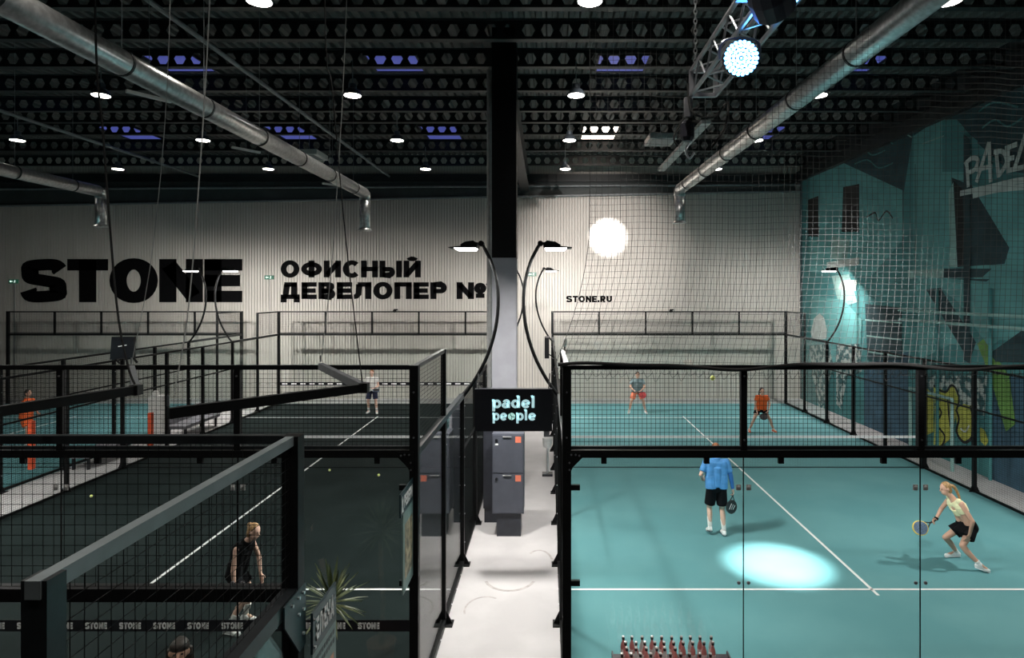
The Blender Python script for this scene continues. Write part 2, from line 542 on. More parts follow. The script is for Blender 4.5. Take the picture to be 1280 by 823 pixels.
    if ch == 'e':
        return 0.66, [([(a, X / 2 - .02), (0.64 - a * .5, X / 2 + .02)], False), (arc(0.33, X / 2, 0.33 - a, X / 2 - a * .7, 8, 320, 20), False)]
    if ch == 'l':
        return 0.3, [([(0.15, 0), (0.15, 1.02)], False), ([(0, 1.0 - a * .5), (0.15, 1.0)], False)]
    return 0.45, []


T_EM = [0.0]     # current stroke weight in cap heights; horizontals of heavy letters are thinner


def ribbon(poly, t, closed):
    n = len(poly)
    P = [Vector((x, y)) for x, y in poly]
    L, R = [], []
    for i in range(n):
        if closed:
            d = P[(i + 1) % n] - P[i - 1]
            k = 1.0
        elif i == 0:
            d, k = P[1] - P[0], 1.0
        elif i == n - 1:
            d, k = P[-1] - P[-2], 1.0
        else:
            d1, d2 = (P[i] - P[i - 1]).normalized(), (P[i + 1] - P[i]).normalized()
            d = d1 + d2
            k = 1.0 / max(0.5, math.sqrt(max(0.0, (1 + d1.dot(d2)) / 2)))
        d = d.normalized()
        th = min(t, 0.265 * t / T_EM[0]) if T_EM[0] > 0.265 else t
        nv = Vector((-d.y, d.x)) * (math.hypot(t * d.y, th * d.x) / 2 * k)
        L.append(P[i] + nv)
        R.append(P[i] - nv)
    quads = []
    m = n if closed else n - 1
    for i in range(m):
        j = (i + 1) % n
        quads.append([tuple(R[i]), tuple(R[j]), tuple(L[j]), tuple(L[i])])
    return quads


def text_quads(s, height, t, gap=0.1, xs=1.0, space=0.4):
    """list of (char, quads) laid out from x=0; heights in metres"""
    x, out = 0.0, []
    T_EM[0] = t
    for ch in s:
        if ch == ' ':
            x += space
            continue
        w, strokes = glyph(ch, t)
        q = []
        for poly, closed in strokes:
            for quad in ribbon(poly, t, closed):
                q.append([((x + u) * height * xs, v * height) for u, v in quad])
        out.append((ch, q))
        x += w + gap
    T_EM[0] = 0.0
    return out, (x - gap) * height * xs


def flat_letters(quads, fn, d0, d1):
    mb = MB()
    for q in quads:
        mb.prism(q, fn, d0, d1)
    return mb


def word_part(name, s, height, t, width, fn, d0, d1, m, parent, gap=0.1, space=0.4, each=False):
    tq, w = text_quads(s, height, t, gap, 1.0, space)
    k = width / w
    objs = []
    allq = []
    for ch, q in tq:
        q = [[(u * k, v) for u, v in quad] for quad in q]
        if each:
            objs.append(part(name, flat_letters(q, fn, d0, d1), m, parent))
        else:
            allq += q
    if not each:
        objs.append(part(name, flat_letters(allq, fn, d0, d1), m, parent))
    return objs
# ------------------------------------------------------------------ layout
YB, YF = 7.18, 27.18            # near and far end walls of the playing courts
RX0, RX1 = 0.22, 10.22          # right court
LX0, LX1 = -11.5, -1.5          # dark court
TX0, TX1 = -23.1, -13.1         # third court beyond the dark one
YW = 28.6                       # far hall wall
XW = 11.4                       # mural wall
XL = -27.0
DECK = 10.95
CEILING_Z = 10.40               # centre line of the castellated beams

# ------------------------------------------------------------------ structure
M['lounge_dark_sheet'] = mat('added_dark_sheet', (0.035, 0.037, 0.04), 0.95, noise=0.2, scale=6, spec=0.1)
M['upper_band'] = mat('upper_dark', (0.06, 0.072, 0.072), 0.7, noise=0.08, scale=2)
struct('floor', MB().box(XL, XW, -4, YW + 0.2, -0.12, 0), M['concrete'], 'pale grey concrete floor of the sports hall between the courts')
st = MB()
for cx, cy, rx, ry, a0, a1, wd in ((-0.62, 10.7, 0.42, 0.5, 200, 340, 0.05), (-0.15, 11.2, 0.25, 0.6, 20, 130, 0.04), (-0.95, 9.6, 0.3, 0.4, 60, 200, 0.03)):
    for q in ribbon(arc(cx, cy, rx, ry, a0, a1, 12), wd, False):
        st.prism(q, lambda u, v, d: (u, v, d), 0.0, 0.0015)
o = struct('trim_1', st, M['stain'], 'grey scuff marks on the pale concrete aisle')

for nm, x0, x1, m, lab in (('trim_2', RX0, RX1, 'teal_turf', 'bright teal turf of the court by the mural'),
                           ('trim_3', LX0, LX1, 'dark_turf', 'charcoal turf of the middle court'),
                           ('trim_4', TX0, TX1, 'teal_turf', 'teal turf of the court beyond the dark court')):
    root = struct(nm, MB().box(x0, x1, YB, YF, 0, 0.02), M[m], lab)
    cx = (x0 + x1) / 2
    for a in ((x0, x1, YB + 3.0, YB + 3.05), (x0, x1, YF - 3.05, YF - 3.0), (cx - 0.025, cx + 0.025, YB + 2.82, YF - 2.82)):
        part('court_line', MB().box(a[0], a[1], a[2], a[3], 0.021, 0.0235), M['line'], root)

struct('trim_13', MB().box(XL, XW, -4, 6.95, 0, 0.004), M['lounge_dark_sheet'], 'unseen dark sheet added on the passage floor to weaken glass reflections')  # out of view; darkens the floor that the court glass mirrors

# far wall of ribbed panels, one object per panel
struct('wall_back', MB().box(XL, XW + 0.3, YW + 0.03, YW + 0.3, 0, DECK + 0.6), M['wall_groove'], 'tall ribbed sandwich-panel wall behind the courts')
wall_back = bpy.data.objects['wall_back']
pm = MB()
pw, nr = 1.15, 9
for i in range(nr):
    x0 = pw * i / nr
    pm.prism([(x0 + 0.012, 0.03), (x0 + 0.02, 0.0), (x0 + pw / nr - 0.006, 0.0), (x0 + pw / nr + 0.0, 0.03)], lambda u, v, d: (u, YW + v, d), 0, DECK + 0.5)
proto = None
n = int((XW - XL) / pw) + 1
for i in range(n):
    x = XL + i * pw
    if proto is None:
        proto = link('panel', pm.mesh('panel'), M['wall'], wall_back)
        proto.location = (x, 0, 0)
    else:
        share('panel', proto, wall_back, (x, 0, 0))
struct('wall_right', MB().box(XW, XW + 0.3, -4, YW, 0, DECK + 0.6), M['dark_wall'], 'dark side wall that carries the mural')
struct('wall_left', MB().box(XL - 0.3, XL, -4, YW, 0, DECK + 0.6), M['dark_wall'], 'dark side wall beyond the third court')
struct('wall_front', MB().box(XL - 0.3, XW + 0.3, -4.3, -4, 0, DECK + 0.6), M['dark_wall'], 'dark wall behind the viewing balcony')
struct('trim_5', MB().box(XL, XW, YW - 0.16, YW + 0.02, 9.75, 10.1), M['steel_beam'], 'dark steel rail along the top of the ribbed wall')
bandm = MB().prism([(XL, 8.68), (XW - 0.19, 9.36), (XW - 0.19, 9.75), (XL, 9.75)], lambda u, v, d: (u, YW - d, v), 0.0, 0.02)  # darker tone on the wall above the sloping lower pipe
struct('trim_12', bandm, M['upper_band'], 'dark grey band high on the ribbed wall above the lower pipe')
struct('trim_6', MB().box(XW - 0.18, XW, 2, YW, 9.75, 10.2), M['steel_beam'], 'dark steel rail along the top of the mural wall')

# corrugated roof deck
dk = MB()
prof = [(0.0, 0.0), (0.10, 0.0), (0.13, 0.09), (0.22, 0.09), (0.25, 0.0)]
vs = []
x = XL
while x < XW + 0.2:
    for u, h in prof[:-1]:
        vs.append((x + u, DECK + h))
    x += 0.25
k = len(vs)
dk.v = [(a, -4, b) for a, b in vs] + [(a, YW + 0.2, b) for a, b in vs]
dk.f = [(i, i + 1, k + i + 1, k + i) for i in range(k - 1)]
struct('ceiling', dk, M['deck'], 'corrugated steel roof deck above the beams', recalc=False)

# castellated roof beams: webs with hexagonal openings
BEAM_Y = [10.3, 12.05, 13.55, 15.2, 17.0, 18.9, 20.15, 21.7, 24.2, 27.0]


def castellated(y):
    x0, x1, z0, z1 = XL, XW, CEILING_Z - 0.20, CEILING_Z + 0.20
    mb = MB()
    pitch, hw, hh, e = 0.40, 0.14, 0.13, 0.07
    n = int((x1 - x0) / pitch)
    for i in range(n):
        a = x0 + i * pitch
        c = a + pitch / 2
        b = a + pitch
        H = [(c - hw, CEILING_Z), (c - e, CEILING_Z + hh), (c + e, CEILING_Z + hh), (c + hw, CEILING_Z), (c + e, CEILING_Z - hh), (c - e, CEILING_Z - hh)]
        O = [(a, CEILING_Z), (a, z1), (b, z1), (b, CEILING_Z), (b, z0), (a, z0)]
        mb.add([(u, y, v) for u, v in H + O], [(0, 6, 7, 1), (1, 7, 8, 2), (2, 8, 9, 3), (3, 9, 10, 4), (4, 10, 11, 5), (5, 11, 6, 0)])
    return mb


web_proto = None
for i, y in enumerate(BEAM_Y):
    r = thing('ceiling_beam', 'castellated steel roof beam, %s from the ribbed wall' % ORD[len(BEAM_Y) - 1 - i], None, (0, y, 0), 'castellated roof beams', 'structure')
    if web_proto is None:
        web_proto = part('web', castellated(y), M['steel_beam'], r, recalc=False)
        fl = MB().box(XL, XW, y - 0.09, y + 0.09, CEILING_Z - 0.22, CEILING_Z - 0.20)
        ft = MB().box(XL, XW, y - 0.09, y + 0.09, CEILING_Z + 0.20, CEILING_Z + 0.22)
        f1 = part('flange', fl, M['steel_beam'], r)
        f2 = part('flange', ft, M['steel_beam'], r)
    else:
        share('web', web_proto, r, (0, 0, 0))
        share('flange', f1, r, (0, 0, 0))
        share('flange', f2, r, (0, 0, 0))

# main column in the aisle and the girder it carries
CX, CY = -1.0, 15.0
col = MB()
for x0, x1, y0, y1 in ((CX - 0.28, CX + 0.28, CY - 0.28, CY - 0.25), (CX - 0.28, CX + 0.28, CY + 0.25, CY + 0.28), (CX - 0.24, CX + 0.24, CY - 0.25, CY + 0.25)):
    col.box(x0, x1, y0, y1, 0, 5.62)
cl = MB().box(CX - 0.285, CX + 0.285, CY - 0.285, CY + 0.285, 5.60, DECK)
struct('column', col, M['column'], 'tall steel column in the aisle, pale grey, with its upper shade built in black')
part('upper_dark', cl, M['black'], bpy.data.objects['column'])  # black box stands in for the shade on the upper column
g = MB()
for x0, x1, z0, z1 in ((CX - 0.2, CX + 0.2, 9.35, 9.4), (CX - 0.02, CX + 0.02, 9.4, 10.06), (CX - 0.2, CX + 0.2, 10.06, 10.1)):
    g.box(x0, x1, CY + 0.29, YW - 0.02, z0, z1)
struct('trim_7', g, M['steel_beam'], 'main girder running from the column to the ribbed wall')
for i, x in enumerate((-7.07, -15.6)):
    struct('trim_%d' % (8 + i), MB().tube([(x, 8, 9.98), (x, YW - 0.2, 9.98)], 0.05, 8), M['pipe'], ('thin ceiling pipe above the dark court', 'thin ceiling pipe above the third court')[i])
struct('trim_10', MB().box(4.62, 4.9, 19.0, 26.5, 9.85, 9.97), M['pale_pipe'], 'pale cable tray under the roof above the mural court')
struct('trim_11', MB().tube([(-1.42, 15.6, 0), (-1.42, 15.6, DECK - 0.7)], 0.065, 10), M['pale_pipe'], 'pale drain pipe beside the steel column')

# pipes along the far wall
for i, (za, zb) in enumerate(((8.62, 9.32), (9.4, 9.62))):
    p = MB().tube([(XL, YW - 0.14, za), (XW - 0.05, YW - 0.14, zb)], 0.05, 8)
    single('wall_pipe', p, M['pipe'], ('lower grey sprinkler pipe sloping along the ribbed wall', 'upper grey sprinkler pipe high along the ribbed wall')[i], 'pipe', (XL, YW - 0.14, za), 'pipes on the ribbed wall')

# roof lights set in the deck
for j, y in enumerate((16.95, 24.45)):
    hy = (0.6, 1.1)[j]
    for i, x in enumerate((-16.0, -9.8, -4.05, 2.0, 8.2)):
        warm = (i == 3 and j == 1)
        lab = ('glowing warm white skylight between the beams above the mural court' if warm else
               'dim blue dusk skylight, %s from the mural wall in the %s row' % (ORD[4 - i], ('nearer the balcony', 'nearer the ribbed wall')[j]))
        r = thing('skylight', lab, 'skylight', (x, y, DECK - 0.05), 'skylights in the roof deck')
        part('pane', MB().box(x - 0.64, x + 0.64, y - hy, y + hy, DECK - 0.03, DECK - 0.005), M['sky_warm' if warm else 'sky_blue'], r)
        fr = MB()
        for a in ((x - 0.70, x + 0.70, y - hy - 0.06, y - hy), (x - 0.70, x + 0.70, y + hy, y + hy + 0.06), (x - 0.70, x - 0.64, y - hy, y + hy), (x + 0.64, x + 0.70, y - hy, y + hy)):
            fr.box(*a, DECK - 0.06, DECK)
        part('frame', fr, M['steel_beam'], r)

# ------------------------------------------------------------------ court cages


def wire_panel(axis, c, u0, u1, z0, z1, cell=0.05, r=0.0022):
    """welded mesh in the plane axis=c; u is the other horizontal axis"""
    mb = MB()

    def P(u, z):
        return (u, c, z) if axis == 'y' else (c, u, z)
    n = max(1, round((u1 - u0) / cell))
    for i in range(n + 1):
        u = u0 + (u1 - u0) * i / n
        mb.tube([P(u, z0), P(u, z1)], r, 3, False)
    n = max(1, round((z1 - z0) / cell))
    for i in range(n + 1):
        z = z0 + (z1 - z0) * i / n
        mb.tube([P(u0, z), P(u1, z)], r, 3, False)
    return mb


def base_flange(parent, x, y):
    b = MB().box(x - 0.14, x + 0.14, y - 0.1, y + 0.1, 0, 0.015)
    for sx in (-1, 1):
        b.prism([(sx * 0.04, 0.015), (sx * 0.13, 0.015), (sx * 0.04, 0.20)], lambda u, v, d: (x + u, y + d, v), -0.01, 0.01)
    part('base_plate', b, M['black'], parent)


def bolts(parent, pts, nrm):
    mb = MB()
    for p in pts:
        p = Vector(p)
        mb.tube([p, p + Vector(nrm) * 0.012], 0.011, 6)
    part('bolt', mb, M['steel'], parent, stuff=True)


def end_wall(label, x0, x1, y, s, glass=True, cam_side=True, px=True, band=None, zt=3.98, zm=2.99, cell=0.05, wr=0.0026):
    """end wall of a court: two corner posts, glass to 3 m, welded mesh above; s=-1 faces the camera"""
    r = thing('court_end_wall', label, 'glass wall', ((x0 + x1) / 2, y, 0), 'end walls of the courts')
    for x in (x0, x1):
        p = part('post', MB().box(x - 0.05, x + 0.05, y - 0.05, y + 0.05, 0, zt), M['black'], r)
        if cam_side:
            g = MB()
            sx = 1 if x == x0 else -1
            g.prism([(0.0, 0.0), (sx * 0.17, 0.0), (sx * 0.17, -0.07), (sx * 0.07, -0.17), (0.0, -0.30)], lambda u, v, d: (x + u, y - 0.05 - d, zm + 0.02 + v), 0.0, 0.008)
            part('corner_plate', g, M['black'], p)
            bolts(p, [(x + sx * q[0], y - 0.058, zm + 0.02 + q[1]) for q in ((0.05, -0.03), (0.10, -0.03), (0.14, -0.04), (0.03, -0.12), (0.03, -0.2))] + [(x, y - 0.05, zt - 0.3), (x, y - 0.05, zm + 0.18)], (0, -1, 0))
    part('top_rail', MB().box(x0 + 0.05, x1 - 0.05, y - 0.025, y + 0.025, zt - 0.05, zt), M['black'], r)
    part('beam', MB().box(x0 + 0.05, x1 - 0.05, y - 0.04, y + 0.04, zm - 0.05, zm + 0.03), M['black'], r)
    part('mesh_rail', MB().box(x0 + 0.05, x1 - 0.05, y - 0.02, y + 0.02, zm + 0.04, zm + 0.075), M['black_sheen'], r)
    for i in range(5):
        a, b = x0 + 2 * i + (0.05 if i == 0 else 0.035), x0 + 2 * i + (1.95 if i == 4 else 1.965)
        part('mesh_panel', wire_panel('y', y, a, b, zm + 0.075, zt - 0.05, cell, wr), M['wire'], r, recalc=False)
        if i:
            x = x0 + 2 * i
            p = part('post', MB().box(x - 0.035, x + 0.035, y - 0.03, y + 0.03, zm + 0.03, zt), M['black'], r)
            if cam_side:
                bolts(p, [(x, y - 0.03, zt - 0.12), (x, y - 0.03, zm + 0.15)], (0, -1, 0))
        g = part('glass_panel', MB().box(x0 + 2 * i + (0.055 if i == 0 else 0.006), x0 + 2 * i + 2 - (0.055 if i == 4 else 0.006), y - 0.006, y + 0.006, 0.02, zm - 0.05), M['glass'], r)
        if i and cam_side:
            x = x0 + 2 * i
            part('seam', MB().box(x - 0.0055, x + 0.0055, y - 0.005, y + 0.005, 0.02, zm - 0.05), M['wire'], g)
            for z in (0.42, 1.52, 2.6):
                c = MB()
                for sx in (-1, 1):
                    c.lathe([(0.02, 0), (0.02, -0.012), (0.012, -0.018)], (x + sx * 0.055, y - 0.006, z), 8, 'y')
                if z > 2:
                    c.box(x - 0.085, x - 0.03, y - 0.010, y - 0.0062, z - 0.035, z + 0.03).box(x + 0.03, x + 0.085, y - 0.010, y - 0.0062, z - 0.035, z + 0.03)
                part('glass_clamp', c, M['pale_pipe' if z > 2 else 'bench'], g, stuff=True)
        if cam_side:
            for q in (0.42, 1.58):
                part('glass_clip', MB().box(x0 + 2 * i + q - 0.03, x0 + 2 * i + q + 0.03, y - 0.03, y + 0.01, zm - 0.12, zm - 0.045), M['black'], g)
    if cam_side:
        for x, sx in ((x0, 1), (x1, -1)):
            for z in (0.42, 1.52, 2.6):
                part('glass_clip', MB().box(min(x, x + sx * 0.17), max(x, x + sx * 0.15), y - 0.03, y + 0.01, z - 0.03, z + 0.03), M['black'], r)
    if band == 'words':
        b = part('banner_strip', MB().box(x0 + 0.06, x1 - 0.06, y - 0.012, y - 0.0065, 0.97, 1.10), M['sign_black'], r)
        tq, w = text_quads('STONE', 0.074, 0.33, 0.05, 1.0)
        allq = []
        k = 0.245 / w
        nw = int((x1 - x0 - 0.2) / 0.385)
        for i in range(nw):
            for ch, q in tq:
                allq += [[(u * k + 0.12 + i * 0.385, v) for u, v in quad] for quad in q]
        part('lettering', flat_letters(allq, lambda u, v, d: (x0 + u, y - 0.012 - d, 0.998 + v), 0, 0.001), M['letter_white'], b)
    elif band == 'dashes':
        b = part('banner_strip', MB().box(x0 + 0.06, x1 - 0.06, y - 0.012, y - 0.0065, 0.80, 0.94), M['sign_black'], r)
        q = MB()
        for i in range(25):
            q.box(x0 + 0.15 + i * 0.39, x0 + 0.15 + i * 0.39 + 0.22, y - 0.014, y - 0.012, 0.84, 0.90)
        part('lettering', q, M['letter_white'], b)
    return r


def side_wall(label, x, s, near=True, mid_rail=True, far=True, ymin=YB, door=False):
    """side wall: 4 m of glass at each end, 2 m stepped mesh on top of it, 3 m mesh between; s=+1 outside is +x"""
    r = thing('court_side_wall', label, 'fence', (x, (YB + YF) / 2, 0), 'side walls of the courts')
    ends = []
    if near:
        ends.append((YB, 1))
    if far:
        ends.append((YF, -1))
    for y0, d in ends:
        a, b = sorted((y0 + d * 0.05, y0 + d * 2.0))
        part('top_rail', MB().box(x - 0.025, x + 0.025, a, b, 3.93, 3.98), M['black_sheen'], r)
        part('mesh_panel', wire_panel('x', x, a, b, 3.06, 3.93), M['wire'], r, recalc=False)
        y = y0 + d * 2
        part('post', MB().box(x - 0.035, x + 0.035, y - 0.035, y + 0.035, 0.0, 3.98), M['black'], r)
        base_flange(r, x, y)
        for k in (0, 1):
            g0, g1 = sorted((y0 + d * (2 * k + 0.05), y0 + d * (2 * k + 1.96)))
            g = part('glass_panel', MB().box(x - 0.006, x + 0.006, g0, g1, 0.08, 2.93), M['glass'], r)
        g0, g1 = sorted((y0 + d * 0.05, y0 + d * 3.96))
        part('beam', MB().box(x - 0.04, x + 0.04, g0, g1, 2.94, 3.02), M['black_sheen'], r)
        part('bottom_rail', MB().box(x - 0.04, x + 0.04, g0, g1, 0.0, 0.08), M['black'], r)
        bolts(r, [(x + s * 0.04, y0 + d * q, 0.04) for q in (0.5, 1.0, 1.5, 2.5, 3.0, 3.5)], (s, 0, 0))
    ya, yb = (YB + 4, YF - 4)
    n = 6
    for i in range(n + 1):
        y = ya + i * 2
        if y < ymin:
            continue
        p = part('post', MB().box(x - 0.04, x + 0.04, y - 0.04, y + 0.04, 0, 3.0), M['black'], r)
        base_flange(r, x, y)
        if i % 2 == 0:
            bolts(p, [(x + s * 0.04, y, z) for z in (0.4, 0.9, 1.4, 1.9, 2.4, 2.8)], (s, 0, 0))
        if i < n:
            part('mesh_panel', wire_panel('x', x, y + 0.04, y + 1.96, 0.06, 2.95), M['wire'], r, recalc=False)
            part('top_rail', MB().box(x - 0.025, x + 0.025, y + 0.04, y + 1.96, 2.95, 3.0), M['black'], r)
            part('bottom_rail', MB().box(x - 0.025, x + 0.025, y + 0.04, y + 1.96, 0.02, 0.07), M['black'], r)
            if mid_rail:
                part('mid_rail', MB().box(x - 0.02, x + 0.02, y + 0.04, y + 1.96, 1.98, 2.02), M['black'], r)
    return r


end_wall('black framed glass end wall of the teal court, beside the bottle table', RX0, RX1, YB, -1)
end_wall('black framed glass end wall of the dark court with white lettered strip', LX0, LX1, YB, -1, band='words', wr=0.0026)
end_wall('far glass end wall of the teal court against the ribbed wall', RX0, RX1, YF, 1, cam_side=False)
end_wall('far glass end wall of the dark court with white dashed strip', LX0, LX1, YF, 1, cam_side=False, band='dashes')
end_wall('far glass end wall of the third court below the giant letters', TX0, TX1, YF, 1, cam_side=False)
side_wall('glass and mesh side wall of the dark court along the cabinet aisle', LX1, 1)
side_wall('mesh side wall of the dark court along the narrow far aisle', LX0, -1, near=True)
side_wall('glass and mesh side wall of the teal court along the aisle', RX0, -1)
side_wall('mesh side wall of the teal court in front of the mural', RX1, 1)
side_wall('mesh side wall of the third court behind the orange pads', TX1, 1, near=True)


# the court under the balcony: only its far corner is in view
NY, NX, NZ, NM = 3.92, -1.57, 3.925, 2.97


def near_corner():
    r = thing('court_corner_fence', 'big grey-topped mesh fence corner of the court under the balcony', 'fence', (NX, NY, 0))
    x0 = NX - 10
    part('post', MB().box(NX - 0.05, NX + 0.05, NY - 0.05, NY + 0.05, 0, NZ), M['black'], r)
    part('top_rail', MB().box(x0, NX - 0.05, NY - 0.025, NY + 0.025, NZ - 0.05, NZ), M['black_sheen'], r)
    part('beam', MB().box(x0, NX - 0.05, NY - 0.04, NY + 0.04, NM - 0.06, NM + 0.02), M['black'], r)
    for i in range(5):
        a, b = NX - 2 * i - (0.05 if i == 0 else 0.0), NX - 2 * i - 2
        part('mesh_panel', wire_panel('y', NY, b, a, NM + 0.02, NZ - 0.05, 0.065, 0.002), M['wire'], r, recalc=False)
        part('glass_panel', MB().box(b + 0.005, a - 0.005, NY - 0.006, NY + 0.006, 0.02, NM - 0.06), M['glass'], r)
    ye = 1.98
    part('post', MB().box(NX - 0.04, NX + 0.04, ye - 0.04, ye + 0.04, NM, NZ), M['black_sheen'], r)
    part('top_rail', MB().box(NX - 0.024, NX + 0.024, ye - 0.046, NY - 0.05, NZ - 0.055, NZ + 0.002), M['side_rail'], r)
    part('mesh_panel', wire_panel('x', NX, ye + 0.04, NY - 0.05, NM + 0.05, NZ - 0.06, 0.065, 0.002), M['wire'], r, recalc=False)
    part('beam', MB().box(NX - 0.045, NX + 0.045, 0.5, NY - 0.05, NM - 0.06, NM + 0.03), M['black_sheen'], r)
    part('glass_panel', MB().box(NX - 0.006, NX + 0.006, 0.5, NY - 0.05, 0.02, NM - 0.06), M['glass'], r)
    pl = MB().prism([(0.0, 0.04), (-0.32, 0.04), (-0.32, -0.08), (-0.1, -0.34), (0.0, -0.34)], lambda u, v, d: (NX + 0.05 + d, NY + 0.05 + u, NM - 0.02 + v), 0, 0.01)
    p2 = part('corner_plate', pl, M['teal_sign'], r)
    bolts(p2, [(NX + 0.06, NY + 0.05 + u, NM - 0.02 + v) for u, v in ((-0.05, 0.0), (-0.12, 0.0), (-0.22, 0.0), (-0.05, -0.1), (-0.12, -0.1), (-0.05, -0.25))], (1, 0, 0))


M['side_rail'] = mat('grey_side_rail', (0.16, 0.19, 0.20), 0.4, noise=0.1, scale=8)
near_corner()


# court nets
def court_net(label, x0, x1, posts=True):
    y = (YB + YF) / 2
    r = thing('court_net', label, 'net', ((x0 + x1) / 2, y, 0), 'nets across the courts')
    part('netting', wire_panel('y', y, x0 + 0.08, x1 - 0.08, 0.06, 0.86, 0.045, 0.0011), M['wire'], r, recalc=False)
    part('tape', MB().box(x0 + 0.08, x1 - 0.08, y - 0.008, y + 0.008, 0.85, 0.91), M['line'], r)
    part('cable', MB().tube([(x0 + 0.08, y, 0.06), (x1 - 0.08, y, 0.06)], 0.012, 6), M['black'], r)
    for x in (x0 + 0.06, x1 - 0.06):
        part('post', MB().box(x - 0.03, x + 0.03, y - 0.03, y + 0.03, 0, 0.94), M['black'], r)


court_net('net with white tape across the teal court by the mural', RX0, RX1)
court_net('net with white tape across the dark middle court', LX0, LX1)
court_net('net with white tape across the third court', TX0, TX1)
# ------------------------------------------------------------------ floodlights on curved poles


def floodlight(label, x, y, s):
    """pole stands on the court's side wall and bulges outward (s=+1: outward is +x); the head leans back over the court"""
    r = thing('floodlight', label, 'floodlight', (x, y, 3.0), 'court floodlights on curved poles')
    prof = [(0.0, 2.95), (0.22, 3.25), (0.46, 3.72), (0.61, 4.28), (0.63, 4.85), (0.52, 5.32), (0.36, 5.64)]
    pts = spline([(x + s * o, y, z) for o, z in prof], 4)
    part('pole', MB().tube(pts, 0.032, 8), M['black'], r, smooth=True)
    part('knuckle', MB().lathe([(0.05, -0.07), (0.05, 0.07)], (x + s * 0.34, y, 5.66), 10, 'y'), M['black'], r)
    a, b = 0.30, -0.14
    side = MB()
    h = [(a, 5.665), (a - 0.09, 5.68), (a - 0.10, 5.65), (a - 0.19, 5.66), (a - 0.20, 5.63), (a - 0.29, 5.635), (a - 0.30, 5.605), (b - 0.07, 5.585), (b - 0.07, 5.575), (a - 0.02, 5.575)]
    side.prism(h, lambda u, v, d: (x + s * u, y + d, v), -0.22, 0.22)
    hd = part('lamp_head', side, M['black'], r)
    fins = MB()
    for i in range(7):
        d = -0.21 + i * 0.07
        fins.prism([(a - 0.02, 5.66), (a - 0.08, 5.70), (a - 0.22, 5.68), (a - 0.32, 5.62)], lambda u, v, q: (x + s * u, y + d + q, v), -0.006, 0.006)
    part('fin', fins, M['black'], hd, stuff=True)
    dz = MB()
    dz.prism([(a - 0.04, 5.572), (b + 0.02, 5.572), (b + 0.05, 5.545), (a - 0.07, 5.535)], lambda u, v, d: (x + s * u, y + d, v), -0.19, 0.19)
    part('diffuser', dz, M['lamp_glow'], hd)
    l = bpy.data.lights.new('floodlight_light', 'AREA')
    l.shape = 'RECTANGLE'
    l.size, l.size_y = 0.36, 0.36
    l.energy = FLOOD_WATTS
    l.color = (1.0, 0.965, 0.91)
    lo = bpy.data.objects.new('lamp_light', l)
    COL.objects.link(lo)
    lo.parent = r
    lo.location = (s * 0.08, 0, 2.52)
    tgt = Vector((-s * 0.30, 0.62 if y > (YB + YF) / 2 else -0.05, -1))
    lo.rotation_euler = tgt.to_track_quat('-Z', 'Y').to_euler()
    return r


F1, F2 = YB + 4, YF - 4
floodlight('curved black floodlight over the dark court, beside the hanging club sign', LX1, F1, 1)
floodlight('curved black floodlight over the teal court, beside the hanging club sign', RX0, F1, -1)
floodlight('small distant curved floodlight over the teal court, beyond the steel column', RX0, F2, -1)
floodlight('distant curved floodlight over the dark court, half hidden by the steel column', LX1, F2, 1)
floodlight('distant curved floodlight in front of the last giant wall letter', LX0, F2, -1)
floodlight('distant curved floodlight in front of the fourth giant wall letter', TX1, F2, 1)
floodlight('curved floodlight in front of the mural at the far end', RX1, F2, 1)
floodlight('curved floodlight on the mural side of the teal court, near the balcony', RX1, F1, 1)
floodlight('curved floodlight on the aisle side of the dark court, near the balcony', LX0, F1, -1)
floodlight('curved floodlight over the third court, near the balcony', TX1, F1, 1)

# ------------------------------------------------------------------ high-bay lamps
ROWX = [6.2, 0.66, -4.45, -10.2, -15.7]
ROWN = ['row by the mural wall', 'row above the aisle', 'row above the dark court', 'row above the narrow far aisle', 'row above the third court']
bay = None
for ri, X in enumerate(ROWX):
    for k, y in enumerate((1.0, 5.4, 9.8, 14.5, 18.8, 23.2)):
        z = 9.3
        lab = 'round high-bay lamp, %s from the ribbed wall in the %s' % (ORD[5 - k], ROWN[ri])
        r = thing('ceiling_lamp', lab, 'ceiling lamp', (X, y, z), 'round high-bay ceiling lamps')
        if bay is None:
            sh = MB().lathe([(0.205, 0.0), (0.205, 0.02), (0.15, 0.12), (0.09, 0.16), (0.09, 0.26), (0.03, 0.28)], (X, y, z), 20)
            b1 = part('shade', sh, M['bay_shell'], r, smooth=False)
            b2 = part('diffuser', MB().lathe([(0.185, -0.004), (0.185, 0.004)], (X, y, z - 0.004), 20), M['bay_glow'], r)
            b3 = part('stem', MB().tube([(X, y, z + 0.27), (X, y, 10.12)], 0.012, 6), M['pipe'], r)
            bay = True
        else:
            for nm, b in (('shade', b1), ('diffuser', b2), ('stem', b3)):
                share(nm, b, r, (0, 0, 0))
        l = bpy.data.lights.new('high_bay_light', 'SPOT')
        l.energy = LOUNGE_WATTS if k < 2 else BAY_WATTS
        l.spot_size = math.radians(112)
        l.spot_blend = 0.6
        l.color = (1.0, 0.93, 0.84)
        l.shadow_soft_size = 0.15
        lo = bpy.data.objects.new('lamp_light', l)
        COL.objects.link(lo)
        lo.parent = r
        lo.location = (0, 0, -0.03)

